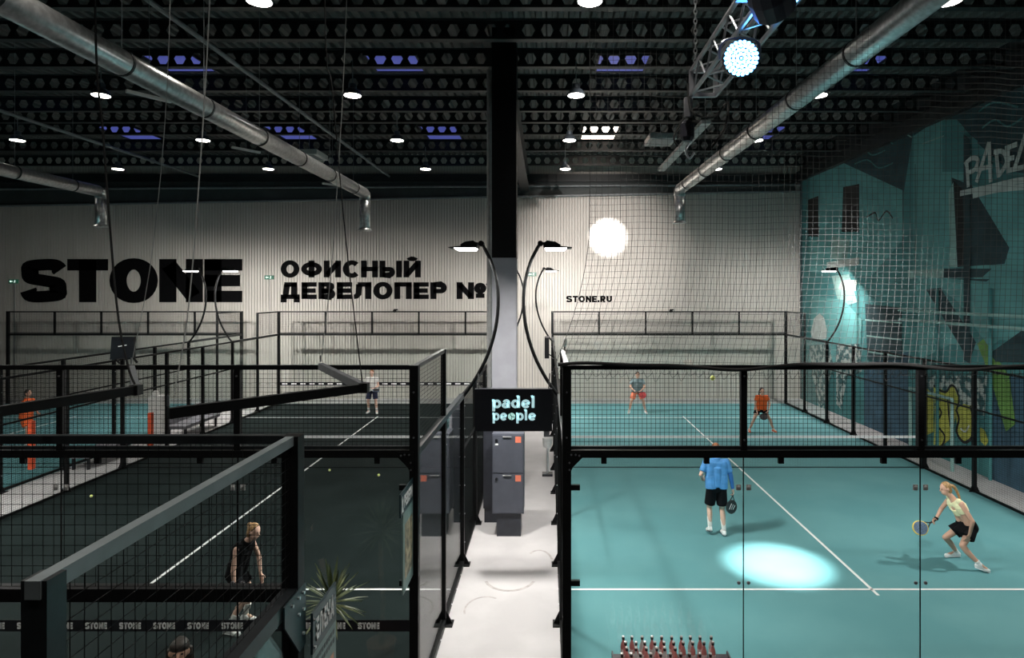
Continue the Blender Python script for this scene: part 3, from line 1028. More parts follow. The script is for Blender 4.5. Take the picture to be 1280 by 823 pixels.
# ------------------------------------------------------------------ ventilation ducts
def duct(label, x, y0, ye, z, mouth, R=0.16):
    r = thing('ventilation_duct', label, 'duct', (x, ye, z), 'round silver ventilation ducts')
    el = spline([(x, ye - 0.12, z), (x, ye - 0.05, z - 0.01), (x, ye - 0.015, z - 0.05), (x, ye, z - 0.14)], 3)
    part('pipe', MB().tube([(x, y0, z), (x, ye - 0.12, z)], R, 20), M['duct'], r, smooth=True)
    part('elbow', MB().tube([(x, ye - 0.16, z), (x, ye - 0.02, z - 0.02), (x, ye, z - 0.18)], R, 20), M['duct'], r, smooth=True)
    part('drop_pipe', MB().tube([(x, ye, z - 0.15), (x, ye, mouth)], R * 0.93, 20), M['duct'], r, smooth=True)
    part('mouth', MB().lathe([(R * 0.95, 0.05), (R * 1.25, 0.0), (R * 1.25, -0.02), (R * 0.9, -0.02)], (x, ye, mouth), 20), M['duct'], r)
    y = ye - 1.1
    while y > y0:
        c = part('collar', MB().lathe([(R + 0.002, -0.02), (R + 0.010, -0.02), (R + 0.010, 0.02), (R + 0.002, 0.02)], (x, y, z), 20, 'y'), M['steel_beam'], r)
        part('hanger', MB().tube([(x, y, z + R), (x, y, DECK)], 0.006, 5), M['pipe'], c)
        y -= 1.9
    return r


duct('long silver ventilation duct above the dark court', -5.33, 2.5, 18.55, 7.68, 6.62)
duct('long silver ventilation duct above the teal court', 3.87, 2.5, 18.55, 7.80, 6.83)
duct('long silver ventilation duct above the third court', -13.05, 6.0, 18.55, 7.74, 6.72)

# small linear fixtures under the roof
for i, (x, y, z, a, lab) in enumerate(((-6.9, 11.0, 8.2, 0.6, 'short white linear lamp beside the silver duct of the dark court'),
                                       (-7.4, 15.6, 8.3, 0.6, 'short white linear lamp above the dark court, farther along the duct'),
                                       (-6.3, 18.6, 7.95, 0.5, 'short white linear lamp by the bend of the dark-court duct'))):
    r = thing('linear_lamp', lab, 'lamp', (x, y, z), 'small linear lamps')
    part('tube', MB().bar((x - 0.2, y - a * 0.5, z), (x + 0.2, y + a * 0.5, z), 0.07, 0.05), M['white_box'], r)
    part('hanger', MB().tube([(x, y, z + 0.02), (x, y, DECK)], 0.005, 4), M['pipe'], r)
r = thing('air_unit', 'flat pale rectangular ceiling unit above the dark court', 'air unit', (-9.0, 24.0, 10.0))
part('body', MB().box(-9.6, -8.5, 23.4, 24.6, 9.9, 10.08), M['white_box'], r)
part('hanger', MB().tube([(-9.0, 24.0, 10.08), (-9.0, 24.0, DECK)], 0.012, 6), M['pipe'], r)
part('grille', MB().box(-9.45, -8.65, 23.55, 24.45, 9.885, 9.9), M['pipe'], r)
r = thing('air_unit', 'flat dark rectangular ceiling unit above the teal court', 'air unit', (3.85, 21.6, 10.0))
part('body', MB().box(3.4, 4.3, 21.0, 22.2, 9.9, 10.08), M['pale_pipe'], r)
part('hanger', MB().tube([(3.85, 21.55, 10.08), (3.85, 21.55, DECK)], 0.012, 6), M['pipe'], r)
part('grille', MB().box(3.5, 4.2, 21.1, 22.1, 9.885, 9.9), M['pipe'], r)

# ------------------------------------------------------------------ lettering on the ribbed wall
WF = lambda u0, z0: (lambda u, v, d: (u0 + u, YW - 0.002 - d, z0 + v))


def wx(px):
    return (px - 684.0) * YW / 793.0


def wz(py):
    return CAMZ - (py - 365.0) * YW / 793.0


r = thing('wall_lettering', 'giant black five-letter name high on the ribbed wall', 'lettering', (wx(166), YW - 0.01, wz(378)), 'black lettering on the ribbed wall')
word_part('letter', 'STONE', wz(324) - wz(378), 0.36, wx(303) - wx(28), WF(wx(28), wz(378)), 0, 0.012, M['letter_black'], r, gap=0.03, each=True)
r = thing('wall_lettering', 'two lines of black Cyrillic capitals on the ribbed wall', 'lettering', (wx(480), YW - 0.01, wz(376)), 'black lettering on the ribbed wall')
word_part('letter', 'ОФИСНЫЙ', wz(326) - wz(347), 0.31, wx(526) - wx(351), WF(wx(351), wz(347)), 0, 0.012, M['letter_black'], r, each=True)
word_part('letter', 'ДЕВЕЛОПЕР №1', wz(353) - wz(374), 0.31, wx(618) - wx(351), WF(wx(351), wz(374)), 0, 0.012, M['letter_black'], r, each=True, space=0.42)
r = thing('wall_lettering', 'small black web address on the ribbed wall over the teal court', 'lettering', (wx(736), YW - 0.01, wz(378)), 'black lettering on the ribbed wall')
word_part('letter', 'STONE.RU', wz(370) - wz(378), 0.32, wx(765) - wx(708), WF(wx(708), wz(378)), 0, 0.012, M['letter_black'], r, each=True)

for px_, py_, lab in ((18, 352, 'small green exit sign before the first giant letter'), (337, 347, 'small green exit sign beside the Cyrillic lettering'),
                      (665, 343, 'small green exit sign behind the curved floodlight of the teal court')):
    x, z = wx(px_), wz(py_)
    r = thing('exit_sign', lab, 'exit sign', (x, YW - 0.03, z), 'green exit signs')
    b = part('box', MB().box(x - 0.2, x + 0.2, YW - 0.07, YW - 0.003, z - 0.09, z + 0.09), M['exit'], r)
    pic = MB()
    Y = YW - 0.072
    pic.box(x - 0.13, x - 0.02, Y - 0.002, Y, z - 0.02, z + 0.02)
    pic.prism([(-0.13, 0.0), (-0.07, 0.05), (-0.07, -0.05)], lambda u, v, d: (x + u - 0.03, Y - d, z + v), 0, 0.002)
    pic.ball((x + 0.08, Y, z + 0.045), (0.018, 0.003, 0.018), 8, 4)
    for a, c in (((0.08, 0.03), (0.065, -0.02)), ((0.065, -0.02), (0.1, -0.055)), ((0.065, -0.02), (0.035, -0.055)), ((0.078, 0.02), (0.12, 0.0)), ((0.078, 0.02), (0.045, 0.005))):
        pic.bar((x + a[0], Y - 0.001, z + a[1]), (x + c[0], Y - 0.001, z + c[1]), 0.014, 0.014)
    part('pictogram', pic, M['exit_white'], b)
    part('conduit', MB().tube([(x + 0.02, YW - 0.02, z - 0.09), (x + 0.02, YW - 0.02, 0)], 0.01, 5), M['pipe'], r)

# cameras on the far rail
for x, lab in ((wx(494), 'small black dome camera above the far rail of the dark court'), (wx(838), 'small black dome camera above the far rail of the teal court')):
    r = thing('camera_dome', lab, 'camera', (x, YW - 0.1, wz(386)))
    part('bracket', MB().box(x - 0.03, x + 0.12, YW - 0.12, YW - 0.003, wz(388), wz(386.4)), M['black'], r)
    part('dome', MB().ball((x, YW - 0.12, wz(388) - 0.03), 0.08, 10, 6), M['black'], r)

# ------------------------------------------------------------------ mural


def mw(px, py):
    """pixel on the mural wall -> (y, z) of the wall"""
    y = 793.0 * (XW - 0.01) / (px - 684.0)
    return y, CAMZ - (py - 365.0) * y / 793.0


mural = thing('mural', 'teal painted street mural with houses and graffiti on the side wall', 'mural', (XW - 0.01, 20, 0))
part('backdrop_paint', MB().box(XW - 0.004, XW, 2.0, YW - 0.02, 0, 9.74), M['mural_base'], mural)
MD = [0.004]


def paint(m, pts, name='painted_shape'):
    P = [mw(*p) for p in pts]
    MD[0] += 0.0008
    d0 = XW - MD[0]
    return part(name, MB().prism(P, lambda u, v, d: (d0 - d, min(u, YW - 0.02), max(0.0, v)), 0, 0.0008), M[m], mural)


def stroke(m, pts, w, name='painted_line'):
    """w in metres on the wall"""
    P = [Vector((*mw(*p), 0)) for p in pts]
    P = [(v.x, v.y) for v in spline(P, 4)]
    MD[0] += 0.0008
    d0 = XW - MD[0]
    mb = MB()
    for q in ribbon(P, w, False):
        mb.prism(q, lambda u, v, d: (d0 - d, u, v), 0, 0.0008)
    return part(name, mb, M[m], mural)


# lower wall washes
paint('mural_teal', [(1003, 345), (1280, 300), (1420, 300), (1420, 700), (1280, 640), (1003, 500)])
paint('mural_blue', [(1080, 455), (1135, 440), (1135, 560), (1080, 545)])
paint('mural_blue', [(1240, 470), (1420, 480), (1420, 700), (1240, 600)])
# first house
paint('mural_teal', [(1003, 222), (1046, 200), (1128, 238), (1128, 360), (1003, 350)])
paint('mural_light', [(1012, 218), (1046, 200), (1128, 238), (1128, 300), (1090, 345), (1012, 340)])
paint('mural_window', [(1010, 250), (1023, 245), (1023, 296), (1010, 296)], 'painted_window')
paint('mural_window', [(1054, 234), (1074, 230), (1074, 290), (1052, 290)], 'painted_window')
paint('mural_pale', [(1040, 295), (1062, 300), (1058, 330), (1038, 322)])
stroke('mural_black', [(1083, 272), (1094, 266), (1098, 276), (1108, 264), (1116, 273)], 0.06)
# second house: tall slabs
paint('mural_teal', [(1129, 246), (1142, 163), (1142, 350), (1129, 350)])
paint('mural_light', [(1142, 170), (1172, 150), (1196, 149), (1212, 168), (1222, 176), (1222, 330), (1142, 345)])
paint('mural_teal', [(1178, 150), (1196, 149), (1212, 168), (1222, 176), (1222, 215), (1178, 215)])
paint('mural_teal', [(1206, 165), (1262, 214), (1420, 238), (1420, 345), (1206, 345)])
paint('mural_light', [(1215, 232), (1280, 232), (1420, 245), (1420, 430), (1280, 410), (1205, 335)])
paint('mural_dark', [(1190, 222), (1215, 232), (1262, 310), (1256, 330), (1196, 334)])
paint('mural_black', [(1192, 226), (1203, 236), (1208, 330), (1198, 334)])
paint('mural_pale', [(1186, 240), (1192, 228), (1197, 334), (1188, 334)])
# balcony slab and brackets
paint('mural_pale', [(1135, 338), (1180, 336), (1180, 347), (1135, 347)])
paint('mural_dark', [(1180, 336), (1240, 336), (1228, 347), (1180, 347)])
paint('mural_dark', [(1192, 349), (1238, 349), (1222, 360), (1208, 366)])
# pale panel field and the big tilted arm
paint('mural_light', [(1145, 345), (1232, 352), (1420, 380), (1420, 440), (1250, 425), (1232, 440), (1190, 430), (1150, 450)])
paint('mural_dark', [(1158, 362), (1176, 360), (1222, 425), (1212, 452), (1196, 425)])
paint('mural_teal', [(1176, 360), (1198, 378), (1230, 425), (1222, 430)])
paint('mural_green', [(1222, 430), (1230, 424), (1262, 470), (1270, 530), (1258, 540), (1238, 470)])
paint('mural_dark', [(1238, 442), (1280, 412), (1420, 430), (1420, 460), (1245, 452)])
# bright patch with the tube figures
paint('mural_pale', [(1040, 345), (1062, 343), (1072, 378), (1050, 385)])
paint('mural_white', [(1034, 328), (1074, 322), (1074, 332), (1034, 336)])
paint('mural_white', [(1052, 351), (1072, 350), (1070, 364), (1048, 362)])
paint('mural_light', [(1015, 370), (1055, 375), (1078, 400), (1075, 455), (1012, 455)])
paint('mural_white', [(1014, 415), (1018, 398), (1025, 392), (1031, 398), (1034, 412), (1033, 424), (1016, 426)])
paint('mural_cracks', [(1012, 432), (1036, 430), (1042, 455), (1030, 512), (1024, 514), (1016, 470)])
paint('mural_cracks', [(1046, 432), (1075, 430), (1078, 465), (1060, 470), (1052, 512), (1046, 505)])
paint('mural_dark', [(1082, 380), (1128, 385), (1128, 450), (1085, 450)])
for a, b in (((1082, 400), (1128, 404)), ((1084, 420), (1128, 425)), ((1086, 440), (1128, 446))):
    stroke('mural_pale', [a, b], 0.05)
# yellow bubble graffiti
paint('mural_cracks', [(1152, 470), (1235, 470), (1232, 520), (1152, 512)])
paint('mural_yellow', [(1154, 492), (1160, 486), (1168, 494), (1168, 540), (1158, 545), (1153, 530)])
paint('mural_yellow', [(1168, 482), (1184, 490), (1192, 480), (1200, 500), (1196, 520), (1190, 548), (1178, 558), (1168, 556), (1170, 520)])
paint('mural_yellow', [(1196, 512), (1206, 505), (1216, 508), (1218, 530), (1214, 548), (1206, 552), (1198, 545)])
paint('mural_yellow', [(1226, 534), (1232, 538), (1237, 552), (1233, 558), (1227, 552)])
stroke('mural_black', [(1168, 482), (1176, 488), (1184, 490), (1190, 482), (1196, 486), (1200, 500), (1197, 512)], 0.07)
stroke('mural_black', [(1170, 505), (1178, 516), (1172, 530), (1182, 545), (1178, 558), (1170, 557)], 0.07)
stroke('mural_black', [(1196, 512), (1200, 524), (1197, 540), (1206, 553), (1216, 547), (1219, 528), (1214, 508)], 0.08)
stroke('mural_black', [(1154, 492), (1156, 520), (1158, 545)], 0.07)
stroke('mural_black', [(1186, 500), (1188, 525), (1192, 545)], 0.06)
stroke('mural_white', [(1202, 536), (1208, 540), (1213, 532)], 0.05)
# dark pillar stripe behind the sprayed word
paint('mural_dark', [(1206, 168), (1214, 174), (1214, 455), (1206, 450)])
# big sprayed word and its underline
for ln in ([(1210, 204), (1212, 234)], [(1207, 206), (1216, 198), (1224, 200), (1220, 212), (1212, 216)],
           [(1222, 228), (1238, 178)], [(1238, 178), (1240, 228)], [(1222, 212), (1242, 208)],
           [(1247, 188), (1250, 222)], [(1244, 190), (1256, 190), (1260, 204), (1250, 220)],
           [(1262, 186), (1262, 214)], [(1258, 186), (1274, 180)], [(1261, 199), (1270, 197)], [(1260, 214), (1272, 211)],
           [(1284, 168), (1270, 212)], [(1268, 212), (1290, 207)]):
    stroke('mural_white', ln, 0.125, 'lettering')
stroke('mural_white', [(1202, 242), (1240, 234), (1275, 226), (1310, 224)], 0.15, 'lettering')
stroke('mural_white', [(1218, 245), (1245, 238), (1278, 234), (1310, 232)], 0.15, 'lettering')
# wave pattern in the navy sky
for q in ([(1065, 190), (1080, 186), (1092, 194), (1108, 188)], [(1070, 205), (1086, 200), (1100, 210), (1118, 204)], [(1230, 160), (1246, 150), (1262, 158), (1280, 148)],
          [(1095, 180), (1104, 172), (1118, 180)], [(1225, 140), (1245, 128), (1275, 134)]):
    stroke('mural_teal', q, 0.05)

stroke('mural_black', [(1146, 205), (1146, 340)], 0.03)
stroke('mural_pale', [(1130, 165), (1142, 172)], 0.04)
stroke('mural_pale', [(1155, 180), (1182, 170)], 0.04)
# pipes and rails fixed to the mural wall
for z, lab in ((4.22, 'upper pale green rail pipe fixed along the mural wall'), (3.93, 'lower pale green rail pipe fixed along the mural wall')):
    single('rail_pipe', MB().tube([(XW - 0.19, 12, z), (XW - 0.19, 20.2, z)], 0.045, 8), M['mural_pale'], lab, 'pipe', (XW - 0.19, 16, z), 'rail pipes on the mural wall')
for y, lab in ((16.2, 'pale upright pipe on the mural wall nearer the balcony'), (18.4, 'pale upright pipe on the mural wall nearer the ribbed wall')):
    single('upright_pipe', MB().tube([(XW - 0.088, y, 0.0), (XW - 0.088, y, 4.9)], 0.045, 8), M['mural_teal'], lab, 'pipe', (XW - 0.08, y, 0), 'upright pipes on the mural wall')
r = thing('handrail', 'pale teal tubular handrail between the fence and the mural', 'handrail', (10.85, 18.0, 0))
part('top_bar', MB().tube([(10.85, 17.0, 1.93), (10.85, 19.0, 1.93)], 0.04, 8), M['mural_pale'], r)
for y in (17.0, 18.96):
    part('post', MB().tube([(10.85, y, 0), (10.85, y, 1.93)], 0.045, 8), M['mural_pale'], r)
# ------------------------------------------------------------------ hanging club sign
SY = 11.0
SX0, SX1, SZ0, SZ1 = -1.25, 0.085, 2.40, 3.13
r = thing('hanging_sign', 'black hanging sign with pale blue lowercase letters over the aisle', 'sign', ((SX0 + SX1) / 2, SY, SZ0))
part('board', MB().box(SX0, SX1, SY - 0.05, SY + 0.05, SZ0, SZ1), M['sign_black'], r)
fnS = lambda u0, z0: (lambda u, v, d: (u0 + u, SY - 0.051 - d, z0 + v))


def sxp(px):
    return (px - 684.0) * (SY - 0.05) / 793.0


def szp(py):
    return CAMZ - (py - 365.0) * (SY - 0.05) / 793.0


word_part('lettering', 'padel', szp(495.5) - szp(510), 0.2, sxp(669) - sxp(615), fnS(sxp(615), szp(510)), 0, 0.008, M['letter_cyan'], r, gap=0.04)
word_part('lettering', 'pe', szp(512.5) - szp(525.5), 0.2, sxp(634) - sxp(615.5), fnS(sxp(615.5), szp(525.5)), 0, 0.008, M['letter_cyan'], r, gap=0.04)
word_part('lettering', 'ple', szp(512.5) - szp(525.5), 0.2, sxp(670) - sxp(645), fnS(sxp(645), szp(525.5)), 0, 0.008, M['letter_cyan'], r, gap=0.04)
bl = MB().lathe([(0.062, 0.0), (0.062, -0.008)], (sxp(639.5), SY - 0.051, szp(520.8)), 20, 'y')
bp = part('ball_letter', bl, M['mint'], r)
sm = MB()
for q in ribbon(arc(sxp(639.5) + 0.045, szp(520.8) + 0.05, 0.07, 0.06, 170, 280, 8), 0.012, False) + ribbon(arc(sxp(639.5) - 0.035, szp(520.8) - 0.02, 0.04, 0.05, -60, 80, 8), 0.01, False):
    sm.prism(q, lambda u, v, d: (u, SY - 0.0595 - d, v), 0, 0.001)
part('seam', sm, M['sign_black'], bp)
for x in (SX0 + 0.06, SX1 - 0.06):
    part('hanger', MB().bar((x, SY, SZ1), (x - 0.02 if x < -0.5 else x + 0.02, SY + 0.12, SZ1 + 0.25), 0.02), M['black'], r)
single('junction_box', MB().box(-0.06, 0.04, SY - 0.03, SY + 0.07, 2.30, 2.395), M['bench'], 'small dark box under the hanging club sign', 'box', (-0.01, SY, 2.30))

# ------------------------------------------------------------------ cabinets in the aisle
CB = 12.45
r = thing('locker_cabinet', 'slate grey two-door cabinet with orange labels standing in the aisle', 'cabinet', (-0.8, CB, 0))
part('plinth', MB().box(-0.99, -0.52, CB + 0.02, CB + 0.45, 0, 0.45), M['cabinet_dark'], r)
part('body', MB().box(-1.08, -0.46, CB + 0.012, CB + 0.5, 0.45, 2.02), M['cabinet'], r)
for z0, z1 in ((0.47, 1.24), (1.26, 2.0)):
    d = part('door', MB().box(-1.06, -0.48, CB - 0.012, CB + 0.011, z0, z1), M['cabinet'], r)
    part('warning_label', MB().box(-0.625, -0.515, CB - 0.014, CB - 0.012, z1 - 0.15, z1 - 0.03), M['orange_label'], d)
    part('lock', MB().lathe([(0.03, 0), (0.03, -0.015), (0.015, -0.02)], (-0.99, CB - 0.012, z1 - 0.1), 10, 'y'), M['sign_black'], d)
    part('handle', MB().box(-0.87, -0.70, CB - 0.03, CB - 0.012, z1 - 0.04, z1 - 0.028), M['pale_pipe'], d)
    if z0 > 1:
        part('sticker', MB().box(-1.02, -0.96, CB - 0.014, CB - 0.012, z1 - 0.2, z1 - 0.165), M['letter_white'], d)
r = thing('locker_cabinet', 'dark cabinet behind the slate cabinet, against the side wall of the dark court', 'cabinet', (-1.28, 13.4, 0))
part('plinth', MB().box(-1.31, -1.04, 13.22, 13.62, 0, 0.3), M['cabinet_dark'], r)
part('body', MB().box(-1.33, -1.01, 13.2, 13.65, 0.3, 2.35), M['cabinet_dark'], r)
part('door', MB().box(-1.31, -1.03, 13.18, 13.2, 0.34, 2.31), M['cabinet_dark'], r)
r = thing('ball_dispenser', 'small steel and glass stand by the aisle side of the teal court', 'stand', (0.02, 16.6, 0))
part('base', MB().box(-0.13, 0.14, 16.5, 16.75, 0, 0.06), M['sign_black'], r)
part('pole', MB().tube([(0.005, 16.62, 0.06), (0.005, 16.62, 0.75)], 0.03, 8), M['steel'], r)
part('basket', MB().lathe([(0.11, 0.0), (0.13, 0.22), (0.12, 0.24)], (0.005, 16.62, 0.75), 12), M['pale_pipe'], r)

# ------------------------------------------------------------------ scoreboards on the fence posts
r = thing('scoreboard', 'black square scoreboard tilted on the dark court fence', 'scoreboard', (-11.33, 16.9, 3.0))
bd = MB().add([(-11.62, 16.85, 3.0), (-10.98, 16.85, 3.07), (-10.93, 16.78, 3.62), (-11.52, 16.78, 3.62), (-11.62, 16.93, 3.0), (-10.98, 16.93, 3.07), (-10.93, 16.86, 3.62), (-11.52, 16.86, 3.62)],
              [(0, 3, 2, 1), (4, 5, 6, 7), (0, 1, 5, 4), (1, 2, 6, 5), (2, 3, 7, 6), (3, 0, 4, 7)])
part('panel', bd, M['sign_black'], r)
part('logo_strip', MB().bar((-11.36, 16.80, 3.36), (-11.14, 16.80, 3.40), 0.01, 0.025), M['letter_white'], r)
for p_, q_ in (((-11.05, 16.9, 3.08), (-10.92, 16.9, 2.92)), ((-11.5, 16.9, 3.02), (-11.38, 16.9, 2.9))):
    part('bracket', MB().bar(p_, q_, 0.04), M['black'], r)
r = thing('scoreboard', 'narrow black scoreboard seen edge-on at the aisle side of the teal court', 'scoreboard', (0.08, 17.2, 3.0))
part('panel', MB().box(-0.07, 0.05, 17.0, 17.6, 3.02, 3.58), M['sign_black'], r)
part('bracket', MB().bar((0.05, 17.3, 3.1), (0.20, 17.3, 3.02), 0.03), M['black'], r)
r = thing('wall_speaker', 'small white lamp on top of the teal court side wall', 'lamp', (0.27, 9.4, 3.98))
part('body', MB().ball((0.26, 9.22, 4.08), (0.035, 0.05, 0.07), 10, 6), M['white_box'], r)
part('bracket', MB().bar((0.25, 9.2, 3.97), (0.26, 9.22, 4.04), 0.02), M['black'], r)

# ------------------------------------------------------------------ hanging chevron lamps over the passage
CZ = 4.12


def chevron(label, a, b, c, cords, seed):
    r = thing('pendant_lamp', label, 'pendant lamp', (b[0], b[1], CZ), 'unlit chevron pendant lamps')
    A, B, C = (Vector((p[0], p[1], CZ)) for p in (a, b, c))
    part('bar', MB().bar(A, B, 0.045, 0.06), M['black'], r)
    part('bar', MB().bar(B + (C - B).normalized() * 0.04, C, 0.045, 0.06), M['grey_profile'], r)
    part('joint', MB().box(B.x - 0.03, B.x + 0.03, B.y - 0.033, B.y + 0.033, CZ - 0.035, CZ + 0.035), M['black'], r)
    for (pts, m, rad) in cords:
        part('cord', MB().tube(spline(pts, 5), rad, 5), M[m], r)
    for p in (A, C):
        part('hook', MB().tube([p + Vector((0, 0, 0.04)), p + Vector((0, 0, 0.10))], 0.008, 5), M['steel'], r)


M['grey_profile'] = mat('grey_profile', (0.10, 0.11, 0.12), 0.45, noise=0.1)
chevron('black and grey chevron pendant hanging in front of the dark court lettered fence', (-2.15, 3.60), (-1.315, 4.56), (-2.10, 5.88),
        [([(-1.87, 3.62, DECK), (-1.90, 3.62, 7.2), (-2.02, 3.62, 5.0), (-2.13, 3.62, CZ + 0.1)], 'white_cord', 0.0038),
         ([(-1.62, 4.56, DECK), (-1.60, 4.56, 6.9), (-1.545, 4.56, 6.27), (-1.45, 4.56, 5.2), (-1.33, 4.56, CZ + 0.04)], 'rope_dark', 0.0045),
         ([(-1.80, 5.88, DECK), (-1.86, 5.88, 7.5), (-1.98, 5.88, 5.3), (-2.09, 5.88, CZ + 0.1)], 'white_cord', 0.004)], 1)
chevron('black and grey chevron pendant hanging before the giant wall letters', (-3.55, 2.55), (-2.89, 4.46), (-3.72, 5.68),
        [([(-3.19, 4.46, DECK), (-3.18, 4.46, 6.9), (-3.12, 4.46, 5.9), (-3.03, 4.46, 4.75), (-2.95, 4.46, 4.3), (-2.90, 4.46, CZ + 0.04)], 'rope_dark', 0.0075),
         ([(-3.34, 5.68, DECK), (-3.38, 5.68, 7.2), (-3.52, 5.68, 5.3), (-3.71, 5.68, CZ + 0.1)], 'white_cord', 0.0035)], 2)

# ------------------------------------------------------------------ safety net hanging behind the right end wall
NYc = YB + 0.10


def netx(s, z):
    """s: 0 at the free edge; the free edge flares towards the corner post at the bottom"""
    x_top = 0.49
    f = max(0.0, (5.6 - z) / 1.7)
    edge = x_top - 0.44 * min(1.0, f) ** 1.8
    return edge + s * (5.9 - edge) / 5.4


nm = MB()
Z0, Z1 = 3.86, 10.4
ns, nz = 78, 94
rr = 0.0023
for i in range(ns + 1):
    s = 5.4 * i / ns
    pts = []
    for k in range(30):
        z = Z0 + (Z1 - Z0) * k / 29
        pts.append((netx(s, z) + 0.004 * math.sin(z * 2.1 + i * 0.35), NYc + 0.03 * math.sin(i * 0.55) + 0.02 * math.sin(z * 1.7 + i * .2), z + 0.006 * math.sin(i * 0.23 + z)))
    nm.tube(pts, rr if i else 0.004, 3, False)
for j in range(nz + 1):
    pts = []
    for i in range(0, ns + 1, 2):
        s = 5.4 * i / ns
        z = Z0 + (Z1 - Z0) * j / nz
        pts.append((netx(s, z) + 0.004 * math.sin(z * 2.1 + i * 0.35), NYc + 0.03 * math.sin(i * 0.55) + 0.02 * math.sin(z * 1.7 + i * .2), z + 0.006 * math.sin(i * 0.23 + z)))
    nm.tube(pts, rr * 0.85, 3, False)
r = thing('safety_net', 'tall fine safety net hanging over the end wall of the teal court', 'net', (3, NYc, 3.9))
part('netting', nm, M['rope_net'], r, recalc=False, stuff=True)
rp = []
for i in range(40):
    x = RX0 - 0.1 + 6.2 * i / 39
    rp.append((x, YB - 0.055, 3.975 + 0.03 * math.sin(x * 2.3) + 0.012 * math.sin(x * 5.1)))
part('bottom_rope', MB().tube(spline(rp, 2), 0.02, 6), M['rope_dark'], r, smooth=True)
fo = MB()
for i in range(60):
    x = RX0 + 0.1 + 5.8 * i / 59
    d = 0.05 + 0.05 * abs(math.sin(i * 0.9)) + 0.03 * math.sin(i * 2.3)
    fo.tube(spline([(x, NYc, 3.9), (x + 0.04, NYc + 0.02, 3.9 - d), (x + 0.1, NYc, 3.9 - 0.02)], 4), 0.003, 3, False)
part('gathered_hem', fo, M['rope_net'], r, recalc=False, stuff=True)

# ------------------------------------------------------------------ stage truss with lights
TX, TZ = 1.60, 6.95
r = thing('lighting_truss', 'square aluminium lighting truss under the roof over the bottle table', 'truss', (TX, 4.5, TZ))
h = 0.125
for sx in (-1, 1):
    for sz in (-1, 1):
        part('chord', MB().tube([(TX + sx * h, 1.8, TZ + sz * h), (TX + sx * h, 6.5, TZ + sz * h)], 0.022, 8), M['truss'], r)
br = MB()
y = 1.9
k = 0
while y < 6.35:
    y2 = min(y + 0.25, 6.45)
    for sx in (-1, 1):
        a, b = ((-1, 1) if k % 2 == 0 else (1, -1))
        br.tube([(TX + sx * h, y, TZ + a * h), (TX + sx * h, y2, TZ + b * h)], 0.010, 6)
        br.tube([(TX + a * h, y, TZ + sx * h), (TX + b * h, y2, TZ + sx * h)], 0.010, 6)
    y = y2
    k += 1
part('brace', br, M['truss'], r, stuff=True)
part('end_frame', MB().bar((TX - h, 6.5, TZ - h), (TX + h, 6.5, TZ - h), 0.04).bar((TX - h, 6.5, TZ + h), (TX + h, 6.5, TZ + h), 0.04)
     .bar((TX - h, 6.5, TZ - h), (TX - h, 6.5, TZ + h), 0.04).bar((TX + h, 6.5, TZ - h), (TX + h, 6.5, TZ + h), 0.04), M['truss'], r)
ch = MB()
z = TZ + 0.2
i = 0
while z < DECK:
    for q in range(8):
        a, b = 2 * PI * q / 8, 2 * PI * (q + 1) / 8
        u = (1, 0) if i % 2 == 0 else (0, 1)
        p = [(TX - 0.10 + 0.016 * math.cos(t) * u[0], 6.42 + 0.016 * math.cos(t) * u[1], z + 0.032 * math.sin(t)) for t in (a, b)]
        ch.tube(p, 0.006, 4, False)
    z += 0.05
    i += 1
part('chain', ch, M['steel'], r, stuff=True)
r2 = thing('chain_hoist', 'dark chain hoist with cables at the end of the lighting truss', 'hoist', (TX - 0.02, 6.55, 6.6))
part('body', MB().lathe([(0.05, 6.40), (0.075, 6.44), (0.075, 6.58), (0.04, 6.62)], (TX - 0.12, 6.70, 0), 10), M['led_ring'], r2)
part('clamp', MB().box(TX - 0.18, TX - 0.10, 6.54, 6.6, 6.62, 6.82), M['truss'], r2)
part('hook', MB().tube(spline([(TX - 0.12, 6.6, 6.36), (TX - 0.16, 6.6, 6.28), (TX - 0.12, 6.6, 6.2), (TX - 0.07, 6.6, 6.26)], 4), 0.012, 6), M['steel'], r2)
part('cable', MB().tube(spline([(TX - 0.15, 6.52, 6.95), (TX - 0.12, 6.5, 6.66), (TX + 0.1, 6.5, 6.6), (TX + 0.25, 6.5, 6.75), (TX + 0.22, 6.5, 6.5), (TX + 0.1, 6.56, 6.3)], 6), 0.012, 6)
     .tube(spline([(TX - 0.2, 6.5, 6.6), (TX - 0.3, 6.5, 6.4), (TX - 0.26, 6.5, 6.3)], 5), 0.009, 6), M['rope_dark'], r2)
# LED par facing the balcony
PX, PY, PZ = 1.50, 4.92, 6.62
r3 = thing('stage_light', 'round LED stage light glowing bright blue under the truss', 'stage light', (PX, PY, PZ), 'stage lights on the truss')
dirv = Vector((-0.02, -1, -0.22)).normalized()
ql = dirv.to_track_quat('-Y', 'Z')


def pl(x, y, z):
    v = ql @ Vector((x, y, z)) * 0.93
    return (PX + v.x, PY + v.y, PZ + v.z)


def localmb(mb):
    mb.v = [pl(*v) for v in mb.v]
    return mb


